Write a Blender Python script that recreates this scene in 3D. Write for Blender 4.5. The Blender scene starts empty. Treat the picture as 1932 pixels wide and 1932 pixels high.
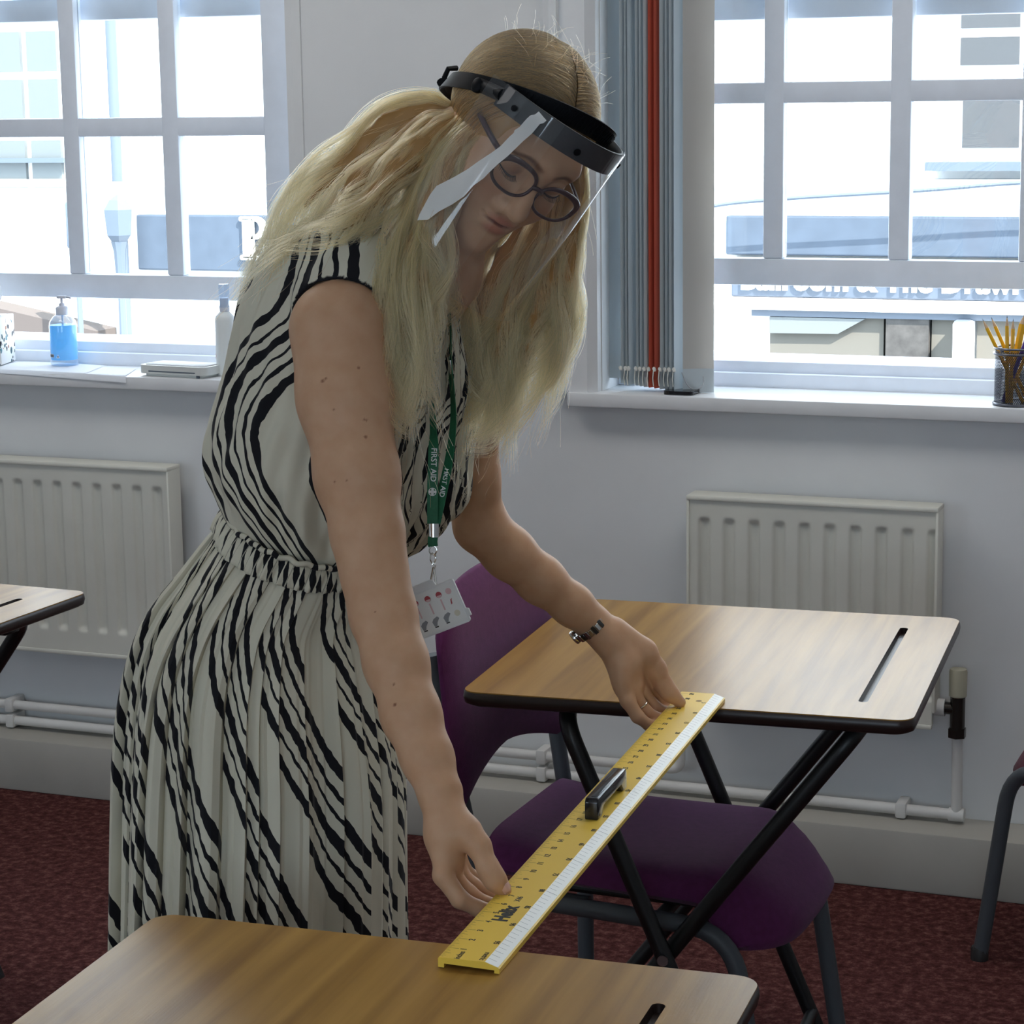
import bpy, bmesh, math, random
import numpy as np
from mathutils import Vector, Matrix, Euler

random.seed(7)
RNG = np.random.default_rng(7)
S = bpy.context.scene
COL = S.collection

# ------------------------------------------------------------------ camera
FPX = 4256.7                       # focal length in pixels of the 1932 px frame
CAM_O = np.array([0.0, 0.0, 1.5326])
CAM_A = np.array([0.9317, 0.3630, -0.0143])   # right
CAM_B = np.array([-0.0525, 0.1736, 0.9834])   # up
CAM_C = np.array([-0.3577, 0.9154, -0.1813])  # forward
CAM_C /= np.linalg.norm(CAM_C)
CAM_A -= CAM_C * (CAM_A @ CAM_C); CAM_A /= np.linalg.norm(CAM_A)
CAM_B = np.cross(CAM_A, CAM_C)
cam_d = bpy.data.cameras.new('camera')
cam = bpy.data.objects.new('camera', cam_d)
COL.objects.link(cam)
cam_d.sensor_fit = 'HORIZONTAL'; cam_d.sensor_width = 36.0
cam_d.lens = 36.0 * FPX / 1932.0
cam_d.clip_start = 0.05; cam_d.clip_end = 200
mw = Matrix.Identity(4)
for i in range(3):
    mw[i][0] = CAM_A[i]; mw[i][1] = CAM_B[i]; mw[i][2] = -CAM_C[i]; mw[i][3] = CAM_O[i]
cam.matrix_world = mw
S.camera = cam

# ------------------------------------------------------------------ light
S.view_settings.view_transform = 'Standard'
S.view_settings.look = 'None'
S.view_settings.gamma = 1.0
S.view_settings.use_curve_mapping = False
S.view_settings.exposure = 0.0
S.cycles.use_denoising = True
S.cycles.max_bounces = 10
S.cycles.diffuse_bounces = 5
S.cycles.glossy_bounces = 4
S.cycles.transmission_bounces = 8
S.cycles.transparent_max_bounces = 16
S.cycles.caustics_reflective = False
S.cycles.caustics_refractive = False
S.cycles.sample_clamp_indirect = 6.0

world = bpy.data.worlds.new('sky'); S.world = world
world.use_nodes = True
bg = world.node_tree.nodes['Background']
bg.inputs['Color'].default_value = (0.72, 0.86, 1.0, 1)
bg.inputs['Strength'].default_value = 6.0

sun_d = bpy.data.lights.new('sun', 'SUN'); sun_d.energy = 16.0; sun_d.angle = 0.01
sun_d.color = (1.0, 0.95, 0.87)
sun = bpy.data.objects.new('sun', sun_d); COL.objects.link(sun)
sun.rotation_euler = Vector((-0.62, 0.55, -0.75)).to_track_quat('-Z', 'Y').to_euler()
sun.location = (5, -5, 9)


def sky_portal(loc, size, rot):
    d = bpy.data.lights.new('window_daylight', 'AREA'); d.shape = 'RECTANGLE'
    d.size, d.size_y = size
    d.cycles.is_portal = True
    o = bpy.data.objects.new('window_daylight', d); COL.objects.link(o)
    o.location = loc; o.rotation_euler = rot
    return o

# ------------------------------------------------------------------ helpers
def px(x, y, depth):
    """point seen at a pixel of the 1932 frame at a given distance along the view axis"""
    return CAM_O + depth * ((x - 966) / FPX * CAM_A - (y - 966) / FPX * CAM_B + CAM_C)

def tag(o, label=None, cat=None, group=None, kind=None):
    if label: o['label'] = label
    if cat: o['category'] = cat
    if group: o['group'] = group
    if kind: o['kind'] = kind
    return o

def empty(name, loc=(0, 0, 0), rz=0.0):
    o = bpy.data.objects.new(name, None); COL.objects.link(o)
    o.location = loc; o.rotation_euler = (0, 0, rz); o.empty_display_size = 0.05
    return o

def link(name, me, mat=None, parent=None, smooth=False):
    o = bpy.data.objects.new(name, me); COL.objects.link(o)
    if mat is not None:
        me.materials.clear()
        for m in (mat if isinstance(mat, (list, tuple)) else [mat]):
            me.materials.append(m)
    if parent is not None: o.parent = parent
    if smooth: me.shade_smooth()
    return o

def copy_tree(o, parent=None):
    c = o.copy(); COL.objects.link(c); c.parent = parent
    if parent is not None: c.matrix_parent_inverse = o.matrix_parent_inverse.copy()
    for ch in list(o.children): copy_tree(ch, c)
    return c

class MB:
    """collects shapes into one mesh"""
    def __init__(s): s.v = []; s.f = []; s.m = []
    def add(s, vs, fs, mi=0):
        n = len(s.v); s.v += [tuple(map(float, p)) for p in vs]
        s.f += [tuple(i + n for i in f) for f in fs]; s.m += [mi] * len(fs)
        return s
    def box(s, lo, hi, bev=0.0, seg=2, M=None, mi=0):
        bm = bmesh.new(); bmesh.ops.create_cube(bm, size=1)
        c = [(a + b) / 2 for a, b in zip(lo, hi)]; d = [b - a for a, b in zip(lo, hi)]
        for v in bm.verts: v.co = Vector([c[i] + v.co[i] * d[i] for i in range(3)])
        if bev > 0:
            bmesh.ops.bevel(bm, geom=bm.edges[:] , offset=min(bev, min(d) * .49), segments=seg, profile=.5, affect='EDGES')
        return s.bm(bm, M, mi)
    def bm(s, bm, M=None, mi=0):
        if M is not None: bmesh.ops.transform(bm, matrix=M, verts=bm.verts)
        bm.verts.index_update()
        s.add([v.co for v in bm.verts], [[v.index for v in f.verts] for f in bm.faces], mi)
        bm.free(); return s
    def tube(s, pts, r, n=12, closed=False, sq=1.0, cap=True, mi=0, up=(0, 0, 1)):
        """round tube along points; r scalar or per point; sq flattens along the up axis"""
        P = [np.array(p, float) for p in pts]; N = len(P)
        R = r if isinstance(r, (list, tuple, np.ndarray)) else [r] * N
        rings = []; prev = None
        for i in range(N):
            if closed: t = P[(i + 1) % N] - P[i - 1]
            else: t = P[min(i + 1, N - 1)] - P[max(i - 1, 0)]
            t = t / (np.linalg.norm(t) + 1e-12)
            if prev is None:
                u = np.array(up, float)
                if abs(u @ t) > .95: u = np.array([1., 0, 0]) if abs(t[0]) < .9 else np.array([0, 1., 0])
            else: u = prev
            u = u - t * (u @ t); u /= np.linalg.norm(u); prev = u
            w = np.cross(t, u)
            rings.append([P[i] + R[i] * (math.cos(a) * w + sq * math.sin(a) * u) for a in np.linspace(0, 2 * math.pi, n, endpoint=False)])
        vs = [p for ring in rings for p in ring]; fs = []
        for i in range(N if closed else N - 1):
            a = i * n; b = ((i + 1) % N) * n
            for k in range(n): fs.append((a + k, a + (k + 1) % n, b + (k + 1) % n, b + k))
        if cap and not closed:
            fs.append(tuple(range(n - 1, -1, -1))); fs.append(tuple((N - 1) * n + k for k in range(n)))
        return s.add(vs, fs, mi)
    def lathe(s, prof, n=32, c=(0, 0, 0), mi=0, M=None):
        vs = []; fs = []
        for (r, z) in prof:
            for k in range(n):
                a = 2 * math.pi * k / n; vs.append((c[0] + r * math.cos(a), c[1] + r * math.sin(a), c[2] + z))
        for i in range(len(prof) - 1):
            for k in range(n): fs.append((i * n + k, i * n + (k + 1) % n, (i + 1) * n + (k + 1) % n, (i + 1) * n + k))
        fs.append(tuple(range(n - 1, -1, -1))); fs.append(tuple((len(prof) - 1) * n + k for k in range(n)))
        if M is not None: vs = [M @ Vector(v) for v in vs]
        return s.add(vs, fs, mi)
    def prism(s, poly, z0, z1, mi=0, M=None):
        n = len(poly)
        vs = [(p[0], p[1], z0) for p in poly] + [(p[0], p[1], z1) for p in poly]
        fs = [tuple(range(n - 1, -1, -1)), tuple(range(n, 2 * n))] + [(i, (i + 1) % n, n + (i + 1) % n, n + i) for i in range(n)]
        if M is not None: vs = [M @ Vector(v) for v in vs]
        return s.add(vs, fs, mi)
    def grid(s, fn, us, vs_, mi=0, flip=False):
        nu, nv = len(us), len(vs_)
        pts = [fn(u, v) for v in vs_ for u in us]; fs = []
        for j in range(nv - 1):
            for i in range(nu - 1):
                q = (j * nu + i, j * nu + i + 1, (j + 1) * nu + i + 1, (j + 1) * nu + i)
                fs.append(q[::-1] if flip else q)
        return s.add(pts, fs, mi)
    def build(s, name, mat, parent=None, smooth=True, angle=40):
        me = bpy.data.meshes.new(name); me.from_pydata(s.v, [], s.f)
        if any(s.m): me.polygons.foreach_set('material_index', s.m)
        me.update()
        o = link(name, me, mat, parent)
        if smooth:
            me.shade_smooth()
            try: me.set_sharp_from_angle(angle=math.radians(angle))
            except Exception: pass
        return o

def rpoly(w, d, r, n=6):
    """rounded rectangle from (0,0) to (w,d)"""
    out = []
    for cx, cy, a0 in ((w - r, r, -90), (w - r, d - r, 0), (r, d - r, 90), (r, r, 180)):
        for k in range(n + 1):
            a = math.radians(a0 + 90 * k / n); out.append((cx + r * math.cos(a), cy + r * math.sin(a)))
    return out

def bez(p0, p1, p2, n=8):
    p0, p1, p2 = map(lambda p: np.array(p, float), (p0, p1, p2))
    return [(1 - t) ** 2 * p0 + 2 * t * (1 - t) * p1 + t * t * p2 for t in np.linspace(0, 1, n)]

def fillet(pts, r, n=7):
    """polyline with rounded corners"""
    P = [np.array(p, float) for p in pts]; out = [P[0]]
    for i in range(1, len(P) - 1):
        a = P[i - 1] - P[i]; b = P[i + 1] - P[i]
        la, lb = np.linalg.norm(a), np.linalg.norm(b); rr = min(r, la * .49, lb * .49)
        out += bez(P[i] + a / la * rr, P[i], P[i] + b / lb * rr, n)
    out.append(P[-1]); return out

def catmull(pts, n=8):
    P = [np.array(p, float) for p in pts]; P = [2 * P[0] - P[1]] + P + [2 * P[-1] - P[-2]]
    out = []
    for i in range(1, len(P) - 2):
        for t in np.linspace(0, 1, n, endpoint=False):
            a, b, c, d = P[i - 1:i + 3]
            out.append(.5 * (2 * b + (c - a) * t + (2 * a - 5 * b + 4 * c - d) * t * t + (3 * b - a - 3 * c + d) * t ** 3))
    out.append(P[-2]); return out

# ------------------------------------------------------------------ materials
def mat(name, col, rough=.5, metal=0.0, spec=.5, var=0.0, scale=40, bump=0.0, bscale=200, trans=0.0, ior=1.45, sss=0.0, coat=0.0, sheen=0.0):
    m = bpy.data.materials.new(name); m.use_nodes = True
    nt = m.node_tree; b = nt.nodes['Principled BSDF']
    b.inputs['Base Color'].default_value = (*col, 1); b.inputs['Roughness'].default_value = rough
    b.inputs['Metallic'].default_value = metal; b.inputs['Specular IOR Level'].default_value = spec
    b.inputs['IOR'].default_value = ior; b.inputs['Transmission Weight'].default_value = trans
    b.inputs['Coat Weight'].default_value = coat; b.inputs['Sheen Weight'].default_value = sheen
    if sss:
        b.inputs['Subsurface Weight'].default_value = sss
        b.inputs['Subsurface Radius'].default_value = (1.0, .35, .2); b.inputs['Subsurface Scale'].default_value = .008
    if var or bump:
        tc = nt.nodes.new('ShaderNodeTexCoord')
    if var:
        nz = nt.nodes.new('ShaderNodeTexNoise'); nz.inputs['Scale'].default_value = scale; nz.inputs['Detail'].default_value = 4
        nt.links.new(tc.outputs['Object'], nz.inputs['Vector'])
        mr = nt.nodes.new('ShaderNodeMapRange'); mr.inputs[1].default_value = .3; mr.inputs[2].default_value = .7
        mr.inputs[3].default_value = 1 - var; mr.inputs[4].default_value = 1 + var
        nt.links.new(nz.outputs['Fac'], mr.inputs[0])
        mx = nt.nodes.new('ShaderNodeMix'); mx.data_type = 'RGBA'; mx.blend_type = 'MULTIPLY'; mx.inputs[0].default_value = 1
        mx.inputs[6].default_value = (*col, 1); nt.links.new(mr.outputs[0], mx.inputs[7])
        nt.links.new(mx.outputs[2], b.inputs['Base Color'])
    if bump:
        n2 = nt.nodes.new('ShaderNodeTexNoise'); n2.inputs['Scale'].default_value = bscale; n2.inputs['Detail'].default_value = 3
        nt.links.new(tc.outputs['Object'], n2.inputs['Vector'])
        bp = nt.nodes.new('ShaderNodeBump'); bp.inputs['Strength'].default_value = bump; bp.inputs['Distance'].default_value = .002
        nt.links.new(n2.outputs['Fac'], bp.inputs['Height']); nt.links.new(bp.outputs[0], b.inputs['Normal'])
    return m

def thin_glass(name, tint=(1, 1, 1), rough=.0, gloss=1.0, milky=0.0, milk=(.8, .8, .8)):
    """thin clear sheet: see-through, with Fresnel reflection"""
    m = bpy.data.materials.new(name); m.use_nodes = True; nt = m.node_tree; nt.nodes.clear()
    out = nt.nodes.new('ShaderNodeOutputMaterial'); tr = nt.nodes.new('ShaderNodeBsdfTransparent')
    tr.inputs[0].default_value = (*tint, 1)
    gl = nt.nodes.new('ShaderNodeBsdfGlossy'); gl.inputs['Roughness'].default_value = rough; gl.inputs[0].default_value = (gloss, gloss, gloss, 1)
    lw = nt.nodes.new('ShaderNodeLayerWeight'); lw.inputs[0].default_value = .5     # Schlick reflectance, the same from both sides
    pw = nt.nodes.new('ShaderNodeMath'); pw.operation = 'POWER'; pw.inputs[1].default_value = 5; nt.links.new(lw.outputs['Facing'], pw.inputs[0])
    fr = nt.nodes.new('ShaderNodeMath'); fr.operation = 'MULTIPLY_ADD'; fr.inputs[1].default_value = .90; fr.inputs[2].default_value = .05; nt.links.new(pw.outputs[0], fr.inputs[0])
    mx = nt.nodes.new('ShaderNodeMixShader')
    nt.links.new(fr.outputs[0], mx.inputs[0]); nt.links.new(tr.outputs[0], mx.inputs[1]); nt.links.new(gl.outputs[0], mx.inputs[2])
    last = mx
    if milky:
        df = nt.nodes.new('ShaderNodeBsdfDiffuse'); df.inputs[0].default_value = (*milk, 1)
        m2 = nt.nodes.new('ShaderNodeMixShader'); m2.inputs[0].default_value = milky
        nt.links.new(mx.outputs[0], m2.inputs[1]); nt.links.new(df.outputs[0], m2.inputs[2]); last = m2
    nt.links.new(last.outputs[0], out.inputs[0])
    return m

def translucent(name, col, mix=.4, rough=.6):
    """thin fabric or paper that lets some light through"""
    m = bpy.data.materials.new(name); m.use_nodes = True; nt = m.node_tree
    b = nt.nodes['Principled BSDF']; b.inputs['Base Color'].default_value = (*col, 1); b.inputs['Roughness'].default_value = rough
    b.inputs['Specular IOR Level'].default_value = .2
    t = nt.nodes.new('ShaderNodeBsdfTranslucent'); t.inputs[0].default_value = (*col, 1)
    mx = nt.nodes.new('ShaderNodeMixShader'); mx.inputs[0].default_value = mix
    nt.links.new(b.outputs[0], mx.inputs[1]); nt.links.new(t.outputs[0], mx.inputs[2])
    nt.links.new(mx.outputs[0], nt.nodes['Material Output'].inputs[0])
    return m

def text_mb(mb, txt, size, M, depth=.0002, bold=0.0, align='CENTER', mi=0, xs=1.0):
    """lettering as thin raised geometry, placed by matrix M (text lies in its XY plane)"""
    cu = bpy.data.curves.new('lettering', 'FONT'); cu.body = txt; cu.size = size; cu.extrude = depth
    cu.align_x = align; cu.align_y = 'CENTER'; cu.resolution_u = 3
    if bold: cu.offset = bold
    o = bpy.data.objects.new('lettering', cu); COL.objects.link(o)
    dg = bpy.context.evaluated_depsgraph_get(); me = bpy.data.meshes.new_from_object(o.evaluated_get(dg))
    vs = [M @ Vector((v.co.x * xs, v.co.y, v.co.z)) for v in me.vertices]
    mb.add(vs, [tuple(p.vertices) for p in me.polygons], mi)
    bpy.data.objects.remove(o); bpy.data.curves.remove(cu); bpy.data.meshes.remove(me)
# ------------------------------------------------------------------ the room
WY = 4.29
M_wall = mat('painted_plaster', (.70, .71, .715), .75, var=.03, scale=6, bump=.12, bscale=60)
M_white = mat('white_gloss_paint', (.72, .73, .74), .35, var=.03, scale=15, bump=.05, bscale=30)
M_frame = mat('window_paint', (.78, .83, .91), .4, var=.03, scale=20, bump=.06, bscale=40)
M_ceil = mat('ceiling_paint', (.75, .75, .74), .9)
M_glass = thin_glass('window_glass', (.97, .99, 1.0))

def carpet_material():
    m = mat('dark_red_carpet', (.06, .02, .02), .95, spec=.1)
    nt = m.node_tree; b = nt.nodes['Principled BSDF']
    tc = nt.nodes.new('ShaderNodeTexCoord')
    n1 = nt.nodes.new('ShaderNodeTexNoise'); n1.inputs['Scale'].default_value = 55; n1.inputs['Detail'].default_value = 7; n1.inputs['Roughness'].default_value = .75
    n2 = nt.nodes.new('ShaderNodeTexNoise'); n2.inputs['Scale'].default_value = 420; n2.inputs['Detail'].default_value = 2
    nt.links.new(tc.outputs['Object'], n1.inputs['Vector']); nt.links.new(tc.outputs['Object'], n2.inputs['Vector'])
    cr = nt.nodes.new('ShaderNodeValToRGB')
    e = cr.color_ramp.elements; e[0].position = .36; e[0].color = (.042, .012, .011, 1); e[1].position = .66; e[1].color = (.20, .085, .075, 1)
    k = e.new(.5); k.color = (.085, .027, .025, 1)
    nt.links.new(n1.outputs['Fac'], cr.inputs[0]); nt.links.new(cr.outputs[0], b.inputs['Base Color'])
    bp = nt.nodes.new('ShaderNodeBump'); bp.inputs['Strength'].default_value = .7; bp.inputs['Distance'].default_value = .004
    nt.links.new(n2.outputs['Fac'], bp.inputs['Height']); nt.links.new(bp.outputs[0], b.inputs['Normal'])
    return m
M_carpet = carpet_material()

FILL, FILL2 = 5.6, 1.5  # strengths of the added ceiling fill panels
RX0, RX1, RY0, RH = -4.6, 2.4, -2.4, 2.75
# window openings in the front wall: (x0, x1, z0, z1)
OPEN1 = (-3.40, -2.160, .915, 2.35)
OPEN2 = (-1.476, -.22, .915, 2.35)

def wall_with_openings(name, y0, y1, x0, x1, h, openings, mat_):
    mb = MB(); xs = x0
    for (a, b, c, d) in sorted(openings):
        mb.box((xs, y0, 0), (a, y1, h)); mb.box((a, y0, 0), (b, y1, c)); mb.box((a, y0, d), (b, y1, h)); xs = b
    mb.box((xs, y0, 0), (x1, y1, h))
    return tag(mb.build(name, mat_, smooth=False), kind='structure')

wall_with_openings('wall_front', WY, WY + .30, RX0, RX1, RH, [OPEN1, OPEN2], M_wall)
BACK = [(-4.45, -3.15, .95, 2.4), (-1.0, 1.0, .95, 2.3)]
wall_with_openings('wall_back', RY0 - .25, RY0, RX0, RX1, RH, BACK, M_wall)
tag(MB().box((RX0 - .2, RY0 - .25, 0), (RX0, WY + .3, RH)).build('wall_left', M_wall, smooth=False), kind='structure')
tag(MB().box((RX1, RY0 - .25, 0), (RX1 + .2, WY + .3, RH)).build('wall_right', M_wall, smooth=False), kind='structure')
tag(MB().box((RX0 - .2, RY0 - .25, -.2), (RX1 + .2, WY + .3, 0)).build('floor', M_carpet, smooth=False), kind='structure')
tag(MB().box((RX0 - .2, RY0 - .25, RH), (RX1 + .2, WY + .3, RH + .2)).build('ceiling', M_ceil, smooth=False), kind='structure')
# pipe boxing along the foot of the window wall
tag(MB().box((RX0, WY - .122, 0), (RX1, WY, .121), .004).build('baseboard_front', mat('cream_boxing_paint', (.43, .41, .365), .4, var=.04, scale=10)), kind='structure')
# architrave beside the right window: stepped moulding standing on the sill board
ar = MB()
prof = [(-1.590, WY), (-1.588, WY - .022), (-1.572, WY - .032), (-1.556, WY - .033), (-1.553, WY - .024), (-1.545, WY - .024), (-1.542, WY - .034), (-1.497, WY - .034), (-1.480, WY - .018), (-1.478, WY), (-1.478, WY + .02), (-1.59, WY + .02)]
ar.prism(prof, .943, 2.4)
tag(ar.build('trim_1', M_white, smooth=False), kind='structure')
ar = MB()
ar.prism([(-2.166, WY + .005), (-2.166, WY - .001), (-2.150, WY - .004), (-2.130, WY - .004), (-2.128, WY + .005)], .943, 2.4)
tag(ar.build('trim_2', M_wall, smooth=False), kind='structure')

GY = WY + .125     # inner face of the lower sash
def window(name, op, x_first, ncol, z_rail, upper_z):
    x0, x1, z0, z1 = op
    root = tag(empty(name, (x0, WY, z0)), kind='structure')
    off = Vector((-x0, -WY, -z0))
    def B(mb, lo, hi, bev=.003): mb.box(Vector(lo) + off, Vector(hi) + off, bev, 2)
    PW, BAR, PH = .2115, .0415, .306
    # frame in the opening
    f = MB()
    B(f, (x0, WY + .10, .943), (x0 + .045, WY + .26, z1)); B(f, (x1 - .045, WY + .10, .943), (x1, WY + .26, z1))
    B(f, (x0, WY + .10, z1 - .06), (x1, WY + .26, z1))
    f.build('frame', M_frame, root)
    f = MB(); B(f, (x0 + .04, WY + .135, .930), (x1 - .04, WY + .30, .972), .004); B(f, (x0 + .04, WY + .150, .968), (x1 - .04, WY + .30, .995), .004)
    f.build('sill_rail', M_frame, root)
    xa, xb = x_first - .062, x_first + ncol * PW + (ncol - 1) * BAR + .062
    def sash(yf, zb, rail_b, rail_t, nrow, nm, bars=True):
        s = MB()
        zt = zb + rail_b + nrow * PH + (nrow - 1) * BAR + rail_t
        B(s, (xa, yf, zb), (xb, yf + .04, zb + rail_b)); B(s, (xa, yf, zt - rail_t), (xb, yf + .04, zt))
        B(s, (xa, yf, zb + rail_b), (x_first, yf + .04, zt - rail_t)); B(s, (xb - .062, yf, zb + rail_b), (xb, yf + .04, zt - rail_t))
        so = s.build(nm, M_frame, root)
        for c in range(ncol - 1):
            g = MB(); xx = x_first + (c + 1) * PW + c * BAR
            B(g, (xx, yf + .002, zb + rail_b), (xx + BAR, yf + .036, zt - rail_t), .004); g.build('glazing_bar', M_frame, so)
        for r in range(nrow - 1):
            g = MB(); zz = zb + rail_b + (r + 1) * PH + r * BAR
            B(g, (x_first, yf + .003, zz), (xb - .062, yf + .035, zz + BAR), .004); g.build('glazing_bar', M_frame, so)
        for c in range(ncol):
            for r in range(nrow):
                g = MB(); xx = x_first + c * (PW + BAR); zz = zb + rail_b + r * (PH + BAR)
                g.box(Vector((xx, yf + .020, zz)) + off, Vector((xx + PW, yf + .024, zz + PH)) + off)
                g.build('pane', M_glass, so, smooth=False)
        return so
    sash(GY, z_rail, .0535, .045, 2, 'lower_sash')
    sash(GY + .055, upper_z, .05, .05, 2, 'upper_sash')
    sb = MB(); B(sb, (x0 - .072 if x0 < -2 else x0 - .062, WY - .043, .9145), (x1 + .06, WY + .16, .943), .004)
    sb.build('window_sill', M_white, root)
    return root
window('window_1', OPEN1, -2.500 - 3 * .253, 4, 1.096, 1.712)
window('window_2', OPEN2, -1.390, 4, 1.151, 1.675)
# tall windows in the wall behind the viewer
for i, op in enumerate(BACK):
    x0, x1, z0, z1 = op
    root = tag(empty('window_%d' % (3 + i), (x0, RY0, z0)), kind='structure')
    w, h = x1 - x0, z1 - z0; f = MB()
    for a in (0, w / 2 - .025, w - .05): f.box((a, -.16, 0), (a + .05, -.1, h), .003)
    for a in (0, h - .05): f.box((0, -.16, a), (w, -.1, a + .05), .003)
    f.build('frame', M_frame, root)
    for a in (.05, w / 2 + .025):
        MB().box((a, -.135, .05), (a + w / 2 - .075, -.131, h - .05)).build('pane', M_glass, root, smooth=False)
    sky_portal(((x0 + x1) / 2, RY0 - .2, (z0 + z1) / 2), (w, h), (math.radians(90), 0, 0))
for op in (OPEN1, OPEN2):
    sky_portal(((op[0] + op[1]) / 2, WY + .29, (op[2] + op[3]) / 2), (op[1] - op[0], op[3] - op[2]), (math.radians(-90), 0, 0))

# ------------------------------------------------------------------ across the street
M_fac = mat('white_render', (.80, .80, .78), .8, var=.03, scale=3)
M_facw = mat('painted_sash', (.86, .86, .86), .6)
M_dkpane = mat('dark_window', (.07, .072, .075), .15)
M_palepane = mat('blind_behind_window', (.13, .145, .145), .3)
M_sign = mat('slate_blue_board', (.065, .085, .115), .5, var=.1, scale=8)
M_letter = mat('white_letter', (.85, .85, .82), .6)
M_grey = mat('grey_ironwork', (.10, .125, .16), .5)
M_tan = mat('tan_canvas', (.085, .072, .066), .9)
M_beige = mat('shopfront_panel', (.11, .105, .09), .8)
M_stone = mat('grey_stone', (.05, .048, .045), .7, var=.4, scale=12)
M_road = mat('asphalt', (.25, .25, .25), .9)
FY = 12.70
tag(MB().box((-14, FY + .4, -3.4), (6, FY + 4, 7.5)).build('building_shell', M_fac, smooth=False), 'white rendered building across the street', 'building')
bpy.data.objects['building_shell'].name = 'white_building'
tag(MB().box((-30, WY + .3, -3.6), (20, FY + 4, -3.4)).build('street', M_road, smooth=False), kind='structure')
bld = bpy.data.objects['white_building']
def fac(name, mat_, lo, hi, bev=.0, parent=bld):
    return MB().box(lo, hi, bev).build(name, mat_, parent, smooth=False)
def far_window(x0, x1, z0, z1, nx, nz, pm):
    w = fac('window', M_facw, (x0 - .05, FY + .36, z0 - .05), (x1 + .05, FY + .42, z1 + .05))
    dx, dz = (x1 - x0) / nx, (z1 - z0) / nz
    for i in range(nx):
        for j in range(nz):
            fac('pane', pm, (x0 + i * dx + .025, FY + .33, z0 + j * dz + .025), (x0 + (i + 1) * dx - .025, FY + .37, z0 + (j + 1) * dz - .025), parent=w)
far_window(-9.35, -8.24, 1.40, 2.02, 4, 2, M_palepane)
far_window(-9.35, -8.24, .95, 1.31, 4, 1, M_palepane)
far_window(-2.36, -1.60, 1.64, 2.05, 2, 2, M_dkpane)
far_window(-2.34, -1.60, 1.18, 1.50, 2, 1, M_dkpane)
fac('string_course', M_facw, (-14, FY + .28, .98), (6, FY + .42, 1.03))
fac('window_ledge', M_grey, (-9.4, FY + .25, 1.14), (-8.2, FY + .42, 1.17))  # blue-grey box coloured as the shadow line along the ledge
fac('window_ledge', M_grey, (-2.50, FY + .2, 1.08), (-1.5, FY + .42, 1.13))  # stands in for the blue shadow strip below this window
fac('fascia_trim', M_facw, (-3.9, FY + .2, .272), (0.5, FY + .42, .338), .01)
fac('shop_cornice', M_grey, (-3.52, FY + .25, .232), (0.5, FY + .42, .268))
fac('shop_panel', M_beige, (-3.42, FY + .30, -.35), (-2.74, FY + .42, .235))
sp = MB(); sp.prism([(-3.41, .228), (-2.84, .228), (-3.0, .137), (-3.41, .132)], 0, .05, M=Matrix(((1, 0, 0, 0), (0, 0, -1, FY + .30), (0, 1, 0, 0), (0, 0, 0, 1))))
sp.build('awning_flap', M_palepane, bld, smooth=False)
fac('stone_pier', M_stone, (-2.72, FY + .26, -.4), (-2.47, FY + .42, .235))
fac('shop_panel', M_beige, (-2.46, FY + .30, -.4), (-2.33, FY + .42, .235))
fac('shop_post', M_facw, (-2.305, FY + .1, -.4), (-2.21, FY + .3, .235), .01)
fac('post_cap', M_grey, (-2.30, FY + .12, .19), (-2.225, FY + .3, .24))
fac('shop_panel', M_beige, (-2.2, FY + .30, -.4), (-1.2, FY + .42, .235))
def signboard(lo, hi, txts, label):
    b = MB().box(lo, hi, .01).build('signboard', M_sign, smooth=False)
    tag(b, label, 'sign')
    mb = MB()
    for (t, size, x, z, al, bold, xs) in txts:
        M = Matrix.Translation((x, lo[1] - .012, z)) @ Matrix.Rotation(math.radians(90), 4, 'X')
        text_mb(mb, t, size, M, .012, bold, al, xs=xs)
    if mb.v: mb.build('lettering', M_letter, b, smooth=False)
    return b
signboard((-7.70, FY + .3, .44), (-6.2, FY + .398, .80), [], 'slate blue signboard with big white letter P, outside behind the left window')
# slab-serif letter P
sb = [o for o in bpy.data.objects if o.name.startswith('signboard')][0]
yb = FY + .26
mb = MB(); mb.box((-6.925, yb, .515), (-6.785, yb + .03, .550), .012); mb.box((-6.925, yb, .762), (-6.835, yb + .03, .795), .012)
mb.box((-6.898, yb, .53), (-6.822, yb + .03, .78))
arc = np.linspace(math.pi / 2, -math.pi / 2, 14); zc, xc = .7225, -6.805
po = [(-6.84, .795)] + [(xc + .075 * math.cos(a), zc + .0725 * math.sin(a)) for a in arc] + [(-6.84, .650)]
pi_ = [(-6.824, .762)] + [(xc + .030 * math.cos(a), zc + .042 * math.sin(a)) for a in arc] + [(-6.824, .680)]
n = len(po); vs = [(x, y_, z) for y_ in (yb, yb + .03) for x, z in po + pi_]
fs_ = []
for k in range(n - 1):
    a_, b_, c_, d_ = k, k + 1, n + k + 1, n + k
    fs_ += [(a_, b_, c_, d_), (2 * n + d_, 2 * n + c_, 2 * n + b_, 2 * n + a_), (a_, 2 * n + a_, 2 * n + b_, b_), (d_, c_, 2 * n + c_, 2 * n + d_)]
mb.add(vs, fs_); mb.build('lettering', M_letter, sb, smooth=False)
signboard((-3.70, FY + .32, .585), (-.6, FY + .398, .815), [], 'plain slate blue fascia board seen through the right window')
signboard((-3.66, FY + .30, .340), (-.4, FY + .398, .57), [('Ballroom & The Drawroom', .18, -3.60, .442, 'LEFT', .006, .98)], 'shop fascia lettered in white, cut off by the right window rail')
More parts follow.
